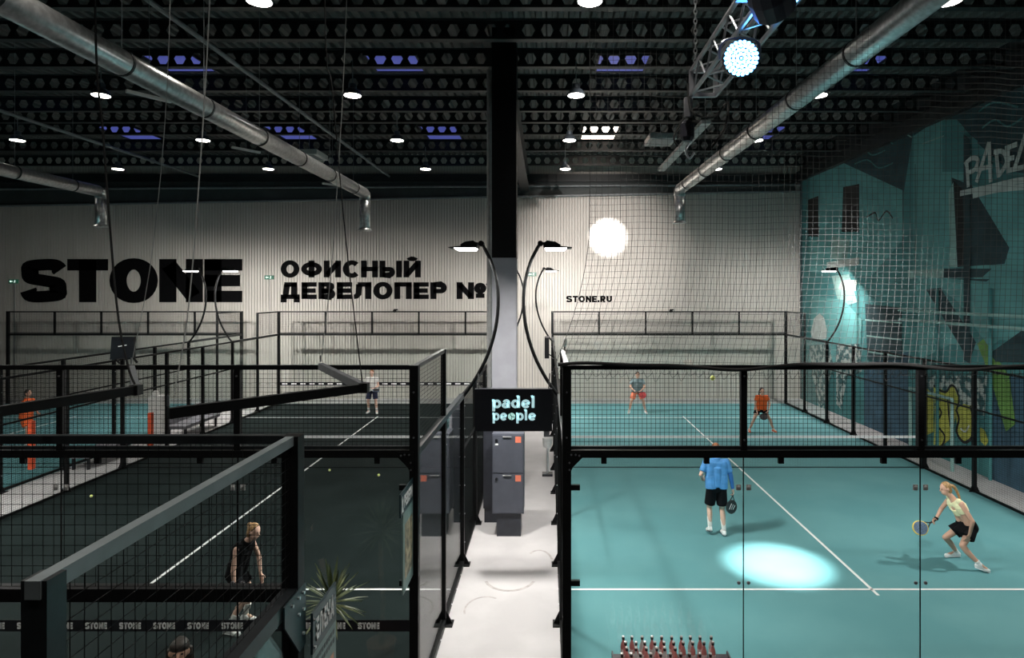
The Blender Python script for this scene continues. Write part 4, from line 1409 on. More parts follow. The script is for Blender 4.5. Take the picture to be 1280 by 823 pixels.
part('can', localmb(MB().lathe([(0.145, -0.02), (0.15, 0.0), (0.145, 0.06), (0.10, 0.18), (0.08, 0.22)], (0, 0, 0), 20, 'y')), M['led_ring'], r3)
le = MB()
le.lathe([(0.011, 0), (0.011, -0.006)], (0, -0.02, 0), 6, 'y')
for ring, cnt in ((0.035, 7), (0.067, 13), (0.1, 19), (0.128, 22)):
    for q in range(cnt):
        a = 2 * PI * q / cnt
        le.lathe([(0.0168, 0), (0.0168, -0.006)], (ring * math.cos(a), -0.02, ring * math.sin(a)), 6, 'y')
part('led_lens', localmb(le), M['led'], r3, stuff=True)
part('yoke', localmb(MB().tube(spline([(-0.165, 0.05, 0), (-0.165, 0.05, 0.1), (-0.1, 0.05, 0.16), (0.1, 0.05, 0.16), (0.165, 0.05, 0.1), (0.165, 0.05, 0)], 4), 0.012, 6)), M['truss'], r3)
l = bpy.data.lights.new('stage_blue', 'SPOT')
l.energy = 120
l.color = (0.06, 0.25, 1.0)
l.spot_size = math.radians(100)
l.spot_blend = 0.6
l.shadow_soft_size = 0.1
lo = bpy.data.objects.new('blue_light', l)
COL.objects.link(lo)
lo.parent = r3
lo.location = dirv * 0.06
lo.rotation_euler = dirv.to_track_quat('-Z', 'Y').to_euler()
# dark spot heads: one wash on the truss, one unseen pair added under the roof for the white beams


def spot_head(label, loc, target, yoke_top):
    L = Vector(loc)
    dv = (Vector(target) - L).normalized()
    qq = dv.to_track_quat('Z', 'Y')
    r4 = thing('stage_light', label, 'stage light', loc, 'stage lights under the roof')
    hb = MB().lathe([(0.11, -0.03), (0.135, -0.05), (0.145, -0.18), (0.13, -0.34), (0.07, -0.40)], (0, 0, 0), 14)
    hb.v = [tuple(L + qq @ Vector(p)) for p in hb.v]
    part('housing', hb, M['lavender'], r4)
    c = L - dv * 0.2
    for s in (-1, 1):
        part('yoke', MB().box(c.x + s * 0.165 - 0.01, c.x + s * 0.165 + 0.01, c.y - 0.03, c.y + 0.03, c.z - 0.03, yoke_top), M['lavender'], r4)
    part('base', MB().box(c.x - 0.18, c.x + 0.18, c.y - 0.12, c.y + 0.12, yoke_top, yoke_top + 0.1), M['lavender'], r4)
    return r4, c


spot_head('dark boxy stage spot hanging beside the truss above the blue light', (1.50, 4.15, 6.62), (3.55, 7.28, 4.75), 6.69)
for lab, a, b in (('unseen roof spot added to throw the white pool on the teal court', (4.55, 8.95, 9.55), (4.05, 11.2, 0)), ('unseen roof spot added to throw the white patch on the ribbed wall', (1.35, 8.85, 9.55), (2.74, 28.5, 7.28))):
    r4, c = spot_head(lab, a, b, 9.9)
    part('drop_rod', MB().tube([(c.x, c.y, 10.0), (c.x, c.y, DECK)], 0.02, 6), M['pipe'], r4)

# ------------------------------------------------------------------ orange pads, bench and boxes in the far aisle
for x, y, z0, z1, lab in ((TX1 + 0.13, 15.95, 0.35, 1.56, 'orange foam pad on a third-court fence post beside the orange-clad player'),
                          (LX0 - 0.13, 18.6, 0.22, 1.26, 'orange foam pad on a dark-court fence post beside the grey bench')):
    mb = MB()
    for sx in (-1, 1):
        mb.box(x - 0.05 if sx < 0 else x + 0.012, x - 0.012 if sx < 0 else x + 0.05, y - 0.05, y + 0.05, z0, z1)
    mb.box(x - 0.05, x + 0.05, y + 0.051, y + 0.07, z0, z1)
    mb.box(x - 0.012, x + 0.012, y - 0.045, y + 0.045, z0, z1)
    single('post_pad', mb, M['red_pad'], lab, 'pad', (x, y, z0), 'orange post pads')
r = thing('bench', 'low grey cushioned bench in the narrow far aisle', 'bench', (-12.1, 21.5, 0))
part('seat', MB().box(-12.45, -11.75, 20.6, 22.8, 0.34, 0.44), M['bench'], r)
part('backrest', MB().box(-12.47, -12.39, 20.6, 22.8, 0.45, 0.85), M['bench'], r)
for x in (-12.36, -11.84):
    for y in (20.75, 22.65):
        part('leg', MB().box(x - 0.03, x + 0.03, y - 0.03, y + 0.03, 0, 0.34), M['sign_black'], r)
r = thing('bench', 'low grey bench nearer the balcony in the narrow far aisle', 'bench', (-12.5, 17.6, 0))
part('seat', MB().box(-12.9, -12.3, 17.0, 18.6, 0.34, 0.44), M['bench'], r)
for x in (-12.8, -12.4):
    for y in (17.15, 18.45):
        part('leg', MB().box(x - 0.03, x + 0.03, y - 0.03, y + 0.03, 0, 0.34), M['sign_black'], r)
r = thing('vending_stand', 'tall white upright stand in the narrow far aisle', 'stand', (-12.3, 20.0, 0))
part('body', MB().box(-12.42, -12.0, 19.75, 20.1, 0.1, 1.55), M['white_box'], r)
part('foot', MB().box(-12.46, -11.96, 19.72, 20.13, 0.0, 0.1), M['pale_pipe'], r)
part('cap', MB().ball((-12.28, 19.9, 1.62), (0.10, 0.10, 0.10), 10, 6), M['white_box'], r)

# ------------------------------------------------------------------ name signs on the court corners


def name_sign(label, x, y0, y1, zt, word, head, emblem, pm):
    r = thing('name_sign', label, 'sign', (x, y1, zt - 1.2), 'hanging court name signs')
    zh = zt - head
    b = part('header', MB().box(x - 0.015, x + 0.0, y0, y1, zh, zt), M['teal_sign'], r)
    fn = lambda u0, v0: (lambda u, v, d: (x + 0.0005 + d, u0 + u, v0 + v))
    wy0 = y0 + (0.16 if emblem else 0.05)
    word_part('lettering', word, head * 0.55, 0.23, y1 - 0.05 - wy0, fn(wy0, zh + head * 0.22), 0, 0.002, M['letter_white'], b, gap=0.14)
    if emblem:
        em = MB()
        em.prism([(0.04, 0.03), (0.12, 0.03), (0.095, 0.09), (0.11, 0.15), (0.08, 0.20), (0.05, 0.15), (0.065, 0.09)], lambda u, v, d: (x + 0.0005 + d, y0 + u, zh + v), 0, 0.002)
        part('emblem', em, M['letter_white'], b)
    pb = part('poster', MB().box(x - 0.015, x - 0.002, y0 + (0.12 if emblem else 0.0), y1, zh - 0.85, zh - 0.002), M['mint_sign'], r)
    part('picture', MB().box(x - 0.002, x + 0.0005, y0 + (0.2 if emblem else 0.12), y1 - 0.05, zh - 0.72, zh - 0.14 - (0 if emblem else 0.06)), M[pm], pb)
    if not emblem:
        ln = MB()
        for k in range(2):
            for q in range(9):
                ln.box(x - 0.002, x + 0.0003, y0 + 0.04 + q * 0.042, y0 + 0.068 + q * 0.042, zh - 0.075 - k * 0.06, zh - 0.045 - k * 0.06)
        part('small_print', ln, M['teal_sign'], pb, stuff=True)
    bolts(r, [(x + 0.001, y0 + 0.02, zt - 0.05), (x + 0.001, y0 + 0.02, zh + 0.04)], (1, 0, 0))


name_sign('dark teal name sign of four white Cyrillic letters by the grey-topped fence corner', NX + 0.10, NY + 0.06, NY + 0.50, 2.79, 'ЕЛЕНА', 0.26, False, 'poster_orange')
name_sign('narrow name sign with emblem and poster on the corner post of the dark court', LX1 - 0.005, YB - 0.66, YB - 0.055, 2.72, 'РЕВЕРИ', 0.24, True, 'poster_photo')

# ------------------------------------------------------------------ yucca in the passage
PXY = (-2.12, 6.25)
r = thing('potted_yucca', 'spiky yucca on a thin trunk behind the white-lettered teal name sign', 'plant', (*PXY, 0))
part('pot', MB().lathe([(0.13, 0), (0.18, 0.32), (0.19, 0.34), (0.165, 0.34), (0.16, 0.30)], (*PXY, 0), 16), M['pot'], r)
part('trunk', MB().tube(spline([(*PXY, 0.28), (PXY[0] + 0.02, PXY[1], 0.9), (PXY[0] - 0.01, PXY[1], 1.35), (PXY[0], PXY[1], 1.74)], 3), 0.032, 8), M['trunk'], r)
rnd = random.Random(3)
for i in range(58):
    az = i * 2.39996
    el = math.radians(-25 + 100 * (i / 57.0))
    L = 0.30 + 0.12 * rnd.random()
    d = Vector((math.cos(az) * math.cos(el), math.sin(az) * math.cos(el), math.sin(el)))
    sd = d.cross(Vector((0, 0, 1))).normalized()
    if sd.length < 0.1:
        sd = Vector((1, 0, 0))
    up = sd.cross(d)
    c = Vector((PXY[0], PXY[1], 1.72 + 0.06 * i / 57))
    vs, fs = [], []
    for k, (t, w) in enumerate(((0.04, 0.010), (0.35, 0.016), (0.7, 0.013), (1.0, 0.001))):
        p = c + d * (t * L) - Vector((0, 0, 0.16 * t * t * L * (1.2 - math.sin(el))))
        vs += [p - sd * w, p + up * (-0.004), p + sd * w, p + up * 0.003]
        if k:
            a = 4 * (k - 1)
            fs += [(a + q, a + (q + 1) % 4, a + 4 + (q + 1) % 4, a + 4 + q) for q in range(4)]
    part('leaf', MB().add(vs, fs), M['leaf'], r)

# ------------------------------------------------------------------ bottle table
r = thing('drinks_table', 'dark table against the glass of the teal court', 'table', (1.55, 6.78, 0))
part('tabletop', MB().box(0.72, 2.02, 6.36, 7.10, 0.715, 0.755), M['table'], r)
for x in (0.78, 1.96):
    for y in (6.42, 7.04):
        part('leg', MB().box(x - 0.025, x + 0.025, y - 0.025, y + 0.025, 0, 0.715), M['table'], r)
part('rim', MB().box(0.72, 0.735, 6.36, 7.10, 0.7555, 0.79).box(2.005, 2.02, 6.36, 7.10, 0.7555, 0.79), M['table'], r)
bproto = {}


def bottle(x, y, kind, label):
    r = thing('drink_bottle', label, 'bottle', (x, y, 0.7558), 'drink bottles on the dark table')
    if kind not in bproto:
        z = 0.7558
        body = MB().lathe([(0.027, 0), (0.029, 0.008), (0.029, 0.135), (0.022, 0.165), (0.0135, 0.185), (0.013, 0.215)], (x, y, z), 14)
        lab = MB().lathe([(0.0294, 0.045), (0.0298, 0.047), (0.0298, 0.105), (0.0294, 0.107)], (x, y, z), 14)
        band = MB().lathe([(0.0145, 0.205), (0.0165, 0.215), (0.0165, 0.232)], (x, y, z), 12)
        cap = MB().lathe([(0.0168, 0.232), (0.0168, 0.240), (0.012, 0.246), (0.004, 0.248)], (x, y, z), 12)
        bproto[kind] = [part('body', body, M[kind], r, True), part('label', lab, M['bottle_label'], r, True), part('neck_band', band, M['cap_band'], r), part('cap', cap, M['cap'], r)]
    else:
        for nm, o in zip(('body', 'label', 'neck_band', 'cap'), bproto[kind]):
            share(nm, o, r, (0, 0, 0))


rows = [(7.02, [779, 790, 802.6, 815, 827, 839.6, 851.6, 863, 875, 889], 795), (6.91, [782, 795, 806, 818.6, 830, 842, 854, 866, 880, 891], 801.5),
        (6.80, [783.6, 795, 808, 821, 831, 844], 808), (6.69, [777.5, 789, 800.7, 813.6, 826, 838, 851, 862, 875, 888], 817),
        (6.57, [781, 793, 806, 818, 831, 843, 856, 868, 881], 825)]
kinds = ['bottle_clear', 'bottle_pink', 'bottle_amber', 'bottle_pink', 'bottle_clear', 'bottle_pink', 'bottle_pink']
RN = ['row against the glass', 'second row from the glass', 'short third row', 'fourth row from the glass', 'fifth row from the glass']
KN = {'bottle_clear': 'pale clear', 'bottle_pink': 'pink', 'bottle_amber': 'rust coloured'}
rk = random.Random(11)
for j, (y, xs, _) in enumerate(rows):
    for i, p in enumerate(xs):
        kd = 'bottle_pink' if (j in (1, 3) and i > 4) else rk.choice(kinds)
        bottle((p - 684.0) * y / 793.0, y, kd, '%s drink bottle, %s from the left end of the %s' % (KN[kd], ORD[i], RN[j]))

# ------------------------------------------------------------------ balls
for (x, y, z, rad, lab) in ((-5.80, 16.9, 0.056, 0.034, 'yellow padel ball on the dark turf before the net, left of its neighbour'),
                            (-4.37, 16.45, 0.056, 0.034, 'yellow padel ball on the dark turf before the net, nearer the aisle'),
                            (-10.6, 14.75, 0.056, 0.034, 'yellow padel ball on the dark turf near the far-aisle fence'),
                            (-3.10, 9.45, 0.056, 0.034, 'yellow padel ball on the dark turf just beyond the yucca'),
                            (2.40, 9.20, 3.56, 0.036, 'yellow padel ball flying high over the teal court')):
    r = thing('padel_ball', lab, 'ball', (x, y, z), 'yellow padel balls')
    part('felt', MB().ball((x, y, z), rad, 14, 9), M['ball'], r, smooth=True)
    sp = [(x + (rad + .0005) * math.cos(t) * math.cos(0.6 * math.sin(2 * t)), y + (rad + .0005) * math.sin(t) * math.cos(0.6 * math.sin(2 * t)), z + (rad + .0005) * math.sin(0.6 * math.sin(2 * t))) for t in [2 * PI * k / 24 for k in range(25)]]
    part('seam', MB().tube(sp, 0.0016, 4), M['line'], r)
# ------------------------------------------------------------------ people


def fuse(mb, voxel, smooth=4):
    """one continuous skin over overlapping volumes"""
    o = bpy.data.objects.new('temp', mb.mesh('temp'))
    COL.objects.link(o)
    m = o.modifiers.new('r', 'REMESH')
    m.mode = 'VOXEL'
    m.voxel_size = voxel
    m.use_smooth_shade = True
    if smooth:
        s = o.modifiers.new('s', 'SMOOTH')
        s.factor = 0.5
        s.iterations = smooth
    dg = bpy.context.evaluated_depsgraph_get()
    me = bpy.data.meshes.new_from_object(o.evaluated_get(dg))
    old = o.data
    bpy.data.objects.remove(o)
    bpy.data.meshes.remove(old)
    return me


def V(*a):
    return Vector(a)


def ellip(mb, c, ax, rs, n=14, m=9):
    """ellipsoid with axes given by the 3 columns ax"""
    k = len(mb.v)
    mb.ball((0, 0, 0), 1.0, n, m)
    for i in range(k, len(mb.v)):
        p = mb.v[i]
        q = c + ax[0] * (p[0] * rs[0]) + ax[1] * (p[1] * rs[1]) + ax[2] * (p[2] * rs[2])
        mb.v[i] = tuple(q)


def hand(mb, wrist, d, palm_n, side, curl, f=1.0):
    """palm and five fingers; d along the hand, palm_n out of the palm, side towards the thumb"""
    d = d.normalized()
    side = (side - d * side.dot(d)).normalized()
    nrm = d.cross(side).normalized()
    if nrm.dot(palm_n) < 0:
        nrm = -nrm
    L = 0.085 * f
    for o in (-0.026, -0.009, 0.009, 0.026):
        mb.cone(wrist + side * o * 0.5 * f, wrist + d * L + side * o * f, 0.017 * f, 0.014 * f, 8)
    for o, ln in ((-0.031, 0.058), (-0.011, 0.073), (0.010, 0.080), (0.031, 0.070)):
        p0 = wrist + d * L + side * o * f
        a1, a2, a3 = curl * 0.5, curl * 1.3, curl * 2.0
        p1 = p0 + (d * math.cos(a1) + nrm * math.sin(a1)) * ln * 0.45 * f
        p2 = p1 + (d * math.cos(a2) + nrm * math.sin(a2)) * ln * 0.32 * f
        p3 = p2 + (d * math.cos(a3) + nrm * math.sin(a3)) * ln * 0.27 * f
        mb.cone(p0, p1, 0.0098 * f, 0.009 * f, 7)
        mb.cone(p1, p2, 0.009 * f, 0.0085 * f, 7)
        mb.cone(p2, p3, 0.0085 * f, 0.0075 * f, 7)
    t0 = wrist + d * 0.03 * f + side * 0.026 * f
    t1 = t0 + (d * 0.6 + side * 0.8).normalized() * 0.04 * f
    t2 = t1 + (d * 0.85 + side * 0.3 + nrm * 0.5 * min(1, curl)).normalized() * 0.036 * f
    mb.cone(t0, t1, 0.014 * f, 0.011 * f, 7)
    mb.cone(t1, t2, 0.011 * f, 0.009 * f, 7)


def person(label, base, J, look, skin, hair, hairstyle, wear, f=1.0, voxel=0.010, body_r=1.0, group=None):
    """J: joints relative to the ground point. keys: pel, chest, neck, head, s/e/w/h + l/r, hip/kn/an/toe + l/r"""
    B = Vector(base)
    P = {k: B + Vector(v) for k, v in J.items()}
    r = thing('person', label, 'person', base, group)
    look = Vector(look).normalized()
    upv = (P['head'] - P['neck']).normalized()
    rt = look.cross(upv).normalized()
    hup = rt.cross(look).normalized()
    q = body_r
    bm = MB()
    # trunk
    hl, hr, sl, sr = P['hipl'], P['hipr'], P['sl'], P['sr']
    wl = (hl * 0.55 + sl * 0.45) * 0.8 + (P['pel'] * 0.5 + P['chest'] * 0.5) * 0.2
    wr = (hr * 0.55 + sr * 0.45) * 0.8 + (P['pel'] * 0.5 + P['chest'] * 0.5) * 0.2
    cl = sl * 0.62 + P['chest'] * 0.38
    cr = sr * 0.62 + P['chest'] * 0.38
    bm.cone(hl, hr, 0.098 * q, 0.098 * q)
    for a, b, c in ((hl, wl, cl), (hr, wr, cr)):
        bm.cone(a, b, 0.098 * q, 0.082 * q)
        bm.cone(b, c, 0.082 * q, 0.088 * q)
    bm.cone(P['pel'], P['chest'], 0.095 * q, 0.105 * q)
    bm.cone(cl, cr, 0.085 * q, 0.085 * q)
    bm.cone(sl, sr, 0.052 * q, 0.052 * q)
    bm.cone(P['chest'], P['neck'], 0.085 * q, 0.055 * q)
    bm.cone(P['neck'], P['head'] - hup * 0.05, 0.054 * q, 0.05 * q)
    # head: skull, face, jaw, nose, ears
    H = P['head']
    ellip(bm, H + hup * 0.02 - look * 0.005, (rt, look, hup), (0.076 * f, 0.094 * f, 0.098 * f))
    ellip(bm, H - hup * 0.045 + look * 0.028, (rt, look, hup), (0.055 * f, 0.06 * f, 0.068 * f))
    bm.cone(H + look * 0.088 * f + hup * 0.015, H + look * 0.108 * f - hup * 0.018, 0.009, 0.013, 7)
    bm.cone(H + look * 0.080 * f - hup * 0.058 - rt * 0.018, H + look * 0.080 * f - hup * 0.058 + rt * 0.018, 0.009, 0.009, 7)
    for s in (-1, 1):
        ellip(bm, H + rt * (s * 0.078 * f) - hup * 0.005 - look * 0.005, (rt, look, hup), (0.012, 0.020, 0.032), 8, 6)
    # limbs
    for s in 'lr':
        bm.cone(P['s' + s], P['e' + s], 0.050 * q, 0.038 * q)
        bm.cone(P['e' + s], P['w' + s], 0.040 * q, 0.026 * q)
        d = P['h' + s] - P['w' + s]
        body_c = P['pel'] * 0.5 + P['chest'] * 0.5
        pn = (body_c - P['w' + s]).normalized()
        sd = look if abs(d.normalized().dot(look)) < 0.8 else Vector((0, 0, 1))
        hand(bm, P['w' + s], d, pn, sd, 0.9 if (s in wear.get('grip', '')) else 0.45, f)
        bm.cone(P['hip' + s], P['kn' + s], 0.084 * q, 0.055 * q)
        cm = P['kn' + s] * 0.68 + P['an' + s] * 0.32
        ft = (P['toe' + s] - P['an' + s])
        back = -Vector((ft.x, ft.y, 0)).normalized() * 0.015
        bm.cone(P['kn' + s], cm + back, 0.054 * q, 0.054 * q)
        bm.cone(cm + back, P['an' + s], 0.054 * q, 0.034 * q)
        bm.cone(P['an' + s], P['toe' + s], 0.036, 0.026)
    bo = link('body', fuse(bm, voxel), M[skin], r)
    bo.data.transform(Matrix.Translation(-B))

    def piece(name, mb, m, vox=None, sm=3, parent=r):
        o = link(name, fuse(mb, vox or voxel, sm), M[m], parent)
        o.data.transform(Matrix.Translation(-B))
        return o
    # clothes
    k = 0.016
    if 'top' in wear:
        t = MB()
        hem = wear.get('hem', 0.0)     # 0 = to the hips, 1 = crop to the ribs
        if hem > 0.5:              # cropped top: ribs and shoulder straps only
            for b, c in ((wl, cl), (wr, cr)):
                t.tube([b.lerp(c, 0.45), c], [0.084 * q + k, 0.088 * q + k], 12)
            t.tube([P['pel'].lerp(P['chest'], 0.68), P['chest']], [0.108 * q + k, 0.112 * q + k], 12)
            t.cone(cl, cr, 0.080 * q + k, 0.080 * q + k)
            for c, s_ in ((cl, sl), (cr, sr)):
                t.cone(c.lerp(s_, 0.1), c.lerp(s_, 0.45) + (P['neck'] - P['chest']) * 0.35, 0.05 * q + k, 0.035 * q + k)
        else:
            for a, b, c in ((hl, wl, cl), (hr, wr, cr)):
                t.tube([a - (b - a).normalized() * 0.02, b], [0.110 * q + k, 0.096 * q + k], 12)
                t.cone(b, c, 0.088 * q + k, 0.090 * q + k)
            pel = P['pel']
            t.tube([pel - (P['chest'] - pel).normalized() * 0.02, P['chest']], [0.108 * q + k, 0.106 * q + k], 12)
            t.cone(cl, cr, 0.085 * q + k, 0.085 * q + k)
            if wear.get('sleeve', 0.6) > 0:
                t.cone(sl, sr, 0.050 * q + k, 0.050 * q + k)
            else:
                t.cone(cl.lerp(sl, 0.25), cr.lerp(sr, 0.25), 0.062 * q + k, 0.062 * q + k)
            t.tube([P['chest'], P['neck'] + (P['neck'] - P['chest']) * 0.02], [0.088 * q + k, 0.060 * q + k], 12)
        for s in 'lr':
            sv = wear.get('sleeve', 0.6)
            if sv > 0:
                e = P['s' + s].lerp(P['e' + s], sv)
                t.ball(P['s' + s], 0.052 * q + k)
                t.tube([P['s' + s], e], [0.052 * q + k, 0.050 * q + k * 1.2], 10)
        piece('shirt', t, wear['top'])
    for s in wear.get('long_sleeve', ''):
        t = MB()
        t.tube([P['s' + s], P['e' + s], P['w' + s]], [0.054 * q, 0.048 * q, 0.034 * q], 10)
        piece('arm_sleeve', t, wear['sleeve_mat'])
    if 'bottom' in wear:
        t = MB()
        ln = wear.get('leg', 0.6)
        fl = wear.get('flare', 0.018)
        t.cone(hl, hr, 0.098 * q + k, 0.098 * q + k)
        t.tube([P['pel'] - V(0, 0, 0.02), P['pel'].lerp(P['chest'], 0.28)], [0.10 * q + k, 0.098 * q + k], 12)
        for s, h_, w_ in (('l', hl, wl), ('r', hr, wr)):
            t.tube([h_, h_.lerp(w_, 0.45)], [0.098 * q + k, 0.090 * q + k], 12)
            e = P['hip' + s].lerp(P['kn' + s], ln)
            t.tube([P['hip' + s], e], [0.088 * q + k, (0.084 - 0.029 * ln) * q + k + fl], 12)
        if wear.get('skirt'):
            m0 = (P['hipl'] + P['hipr']) / 2
            m1 = (P['hipl'].lerp(P['knl'], ln) + P['hipr'].lerp(P['knr'], ln)) / 2
            t.tube([m0, m1], [0.12 * q, 0.15 * q], 12)
        piece(wear.get('bottom_name', 'shorts'), t, wear['bottom'])
    if 'under' in wear:
        t = MB()
        for s in wear['under_legs']:
            t.tube([P['hip' + s].lerp(P['kn' + s], 0.3), P['hip' + s].lerp(P['kn' + s], wear['under_len'])], [0.088 * q, 0.066 * q], 12)
        piece('undershorts', t, wear['under'])
    for s in 'lr':
        an, toe = P['an' + s], P['toe' + s]
        fd = (toe - an)
        fd = Vector((fd.x, fd.y, 0)).normalized()
        if wear.get('sock'):
            t = MB()
            t.tube([an.lerp(P['kn' + s], wear['sock']), an.lerp(P['kn' + s], 0.05)], [0.054 * q if wear['sock'] > .4 else 0.043, 0.043], 10)
            piece('sock', t, wear.get('sock_mat', 'white_cloth'), 0.008)
        t = MB()
        heel = an - fd * 0.035 - V(0, 0, 0.035)
        t.cone(heel, toe, 0.040, 0.033)
        t.cone(an - V(0, 0, 0.005), toe - fd * 0.06, 0.045, 0.034)
        sd2 = Vector((-fd.y, fd.x, 0))
        for u in (-1, 1):
            t.cone(toe - fd * 0.05 + sd2 * 0.014 * u, toe + sd2 * 0.01 * u, 0.032, 0.026)
        sh = piece('shoe', t, wear.get('shoe', 'shoe_white'), 0.009)
        so = MB()
        so.tube([heel - V(0, 0, 0.028) - fd * 0.02, toe - V(0, 0, 0.024) + fd * 0.02], [0.040, 0.036], 10)
        for i in range(len(so.v)):
            p = Vector(so.v[i])
            ax = heel - V(0, 0, 0.028)
            line_z = ax.z + (toe.z - 0.024 - ax.z) * max(0, min(1, (p - ax).dot(fd) / max(0.01, (toe - ax).dot(fd))))
            so.v[i] = (p.x, p.y, line_z + (p.z - line_z) * 0.28)
        part('sole', so, M[wear.get('sole', 'shoe_white')], sh)
    # face and hair
    for s in (-1, 1):
        e = MB()
        ellip(e, H + look * 0.088 * f + rt * (s * 0.031 * f) + hup * 0.012, (rt, look, hup), (0.012, 0.008, 0.008), 8, 6)
        part('eye', e, M['eye'], r, True)
    if hair:
        hm = MB()
        ellip(hm, H + hup * 0.036 - look * 0.022, (rt, look, hup), (0.085 * f, 0.094 * f, 0.094 * f))
        ellip(hm, H - hup * 0.02 - look * 0.045, (rt, look, hup), (0.076 * f, 0.062 * f, 0.085 * f))
        if hairstyle == 'pony':
            b = H - look * 0.09 + hup * 0.03
            tail = wear.get('tail', [(-look * 0.06 - hup * 0.05), (-look * 0.07 - hup * 0.2), (-look * 0.03 - hup * 0.34)])
            pts = [b] + [b + Vector(t_) for t_ in tail]
            hm.tube(spline(pts, 4), [0.034 - 0.02 * i / (4 * (len(pts) - 1)) for i in range(4 * (len(pts) - 1) + 1)], 8)
        if hairstyle == 'long':
            ellip(hm, H + hup * 0.062 + look * 0.012, (rt, look, hup), (0.082 * f, 0.090 * f, 0.062 * f))
            for s in (-1, 0, 1):
                hm.tube(spline([H + rt * (s * 0.06) - look * 0.05 + hup * 0.02, H + rt * (s * 0.085) - look * 0.06 - hup * 0.12, H + rt * (s * 0.08) - look * 0.05 - hup * 0.26], 4), 0.042, 8)
        if hairstyle == 'bun':
            ellip(hm, H - look * 0.10 + hup * 0.07, (rt, look, hup), (0.04, 0.04, 0.04))
        piece('hair', hm, hair, 0.008, 2)
    if wear.get('band'):
        wb = MB()
        s = wear['band']
        d = (P['w' + s] - P['e' + s]).normalized()
        wb.tube([P['w' + s] - d * 0.03, P['w' + s]], 0.036, 10)
        part('wristband', wb, M['black_cloth'], r, True)
    return r, P


def racket(label, grip, head_c, face_n, face_m, rim_m, group='padel rackets in the players\' hands', dots=True, stripes=False):
    """solid padel racket: grip point in the hand, centre of the head, normal of the face"""
    grip, hc, nv = Vector(grip), Vector(head_c), Vector(face_n)
    d = (hc - grip).normalized()
    nv = (nv - d * nv.dot(d)).normalized()
    sd = d.cross(nv)
    r = thing('padel_racket', label, 'racket', tuple(grip), group)
    prof = []
    for i in range(28):
        a = 2 * PI * i / 28
        u, v = math.sin(a), math.cos(a)
        wdt = 0.128 * (1 - 0.13 * max(0, -v))
        prof.append((u * wdt, v * 0.135))
    fn = lambda k: (lambda u, v, q: hc + sd * (u * k) + d * (v * k) + nv * q)
    part('face', MB().prism(prof, fn(0.9), -0.017, 0.017), M[face_m], r)
    rim = MB()
    n = len(prof)
    vs = []
    for (u, v) in prof:
        for k_, q_ in ((0.9, 0.019), (1.0, 0.016), (1.0, -0.016), (0.9, -0.019)):
            vs.append(fn(k_)(u, v, q_))
    fs = []
    for i in range(n):
        j = (i + 1) % n
        for e in range(4):
            fs.append((4 * i + e, 4 * i + (e + 1) % 4, 4 * j + (e + 1) % 4, 4 * j + e))
    rim.add(vs, fs)
    part('rim', rim, M[rim_m], r)
    hl = (hc - grip).length
    hd = MB()
    hd.tube([grip - d * 0.06, grip + d * 0.07], 0.016, 8)
    for s in (-1, 1):
        hd.tube([grip + d * 0.06, hc - d * 0.115 + sd * (s * 0.055)], 0.010, 6)
    part('handle', hd, M['racket_black'], r)
    if stripes:
        for i in (-1, 0, 1):
            p = hc + sd * (i * 0.045)
            part('stripe', MB().bar(p - d * (0.05 + 0.015 * i) - sd * 0.02 + nv * 0.018, p + d * 0.05 + sd * 0.02 + nv * 0.018, 0.022, 0.004), M['letter_white'], r)
    if dots:
        ho = MB()
        for i in range(-2, 3):
            for j in range(-2, 3):
                if abs(i) + abs(j) < 4:
                    p = hc + sd * (i * 0.035) + d * (j * 0.038)
                    ho.tube([p - nv * 0.0178, p + nv * 0.0178], 0.0065, 6)
        part('hole', ho, M['racket_black'], r, stuff=True)
    return r


# man in blue, seen from behind
pr, P = person('man in a blue long-sleeved shirt and black shorts walking away on the teal court', (3.35, 12.55, 0.02),
               dict(pel=(0, 0, 0.96), chest=(0.0, 0.02, 1.32), neck=(0, 0.03, 1.50), head=(0.0, 0.07, 1.66),
                    sl=(-0.20, 0.03, 1.42), el=(-0.31, 0.0, 1.17), wl=(-0.235, 0.2, 1.02), hl=(-0.17, 0.29, 1.0),
                    sr=(0.20, 0.02, 1.42), er=(0.275, -0.02, 1.15), wr=(0.315, -0.02, 0.90), hr=(0.325, -0.02, 0.80),
                    hipl=(-0.095, 0, 0.93), knl=(-0.125, 0.07, 0.50), anl=(-0.14, -0.04, 0.15), toel=(-0.15, 0.12, 0.05),
                    hipr=(0.095, 0, 0.93), knr=(0.115, 0.02, 0.49), anr=(0.12, -0.10, 0.085), toer=(0.125, 0.07, 0.035)),
               (0.0, 1, -0.12), 'skin_pale', 'hair_red', 'short',
               dict(top='blue_cloth', sleeve=0.72, hem=0.0, bottom='black_cloth', leg=0.82, flare=0.03, sock=0.55, long_sleeve='r', sleeve_mat='blue_sleeve', shoe='shoe_white', sole='shoe_dark', grip='r', band=None), voxel=0.009, group=None)
g = P['wr'].lerp(P['hr'], 0.8)
racket('black padel racket held low by the man in blue', g, g + V(-0.04, -0.02, -0.27), (0.45, -1, 0.1), 'racket_black', 'racket_black', dots=True, stripes=True)

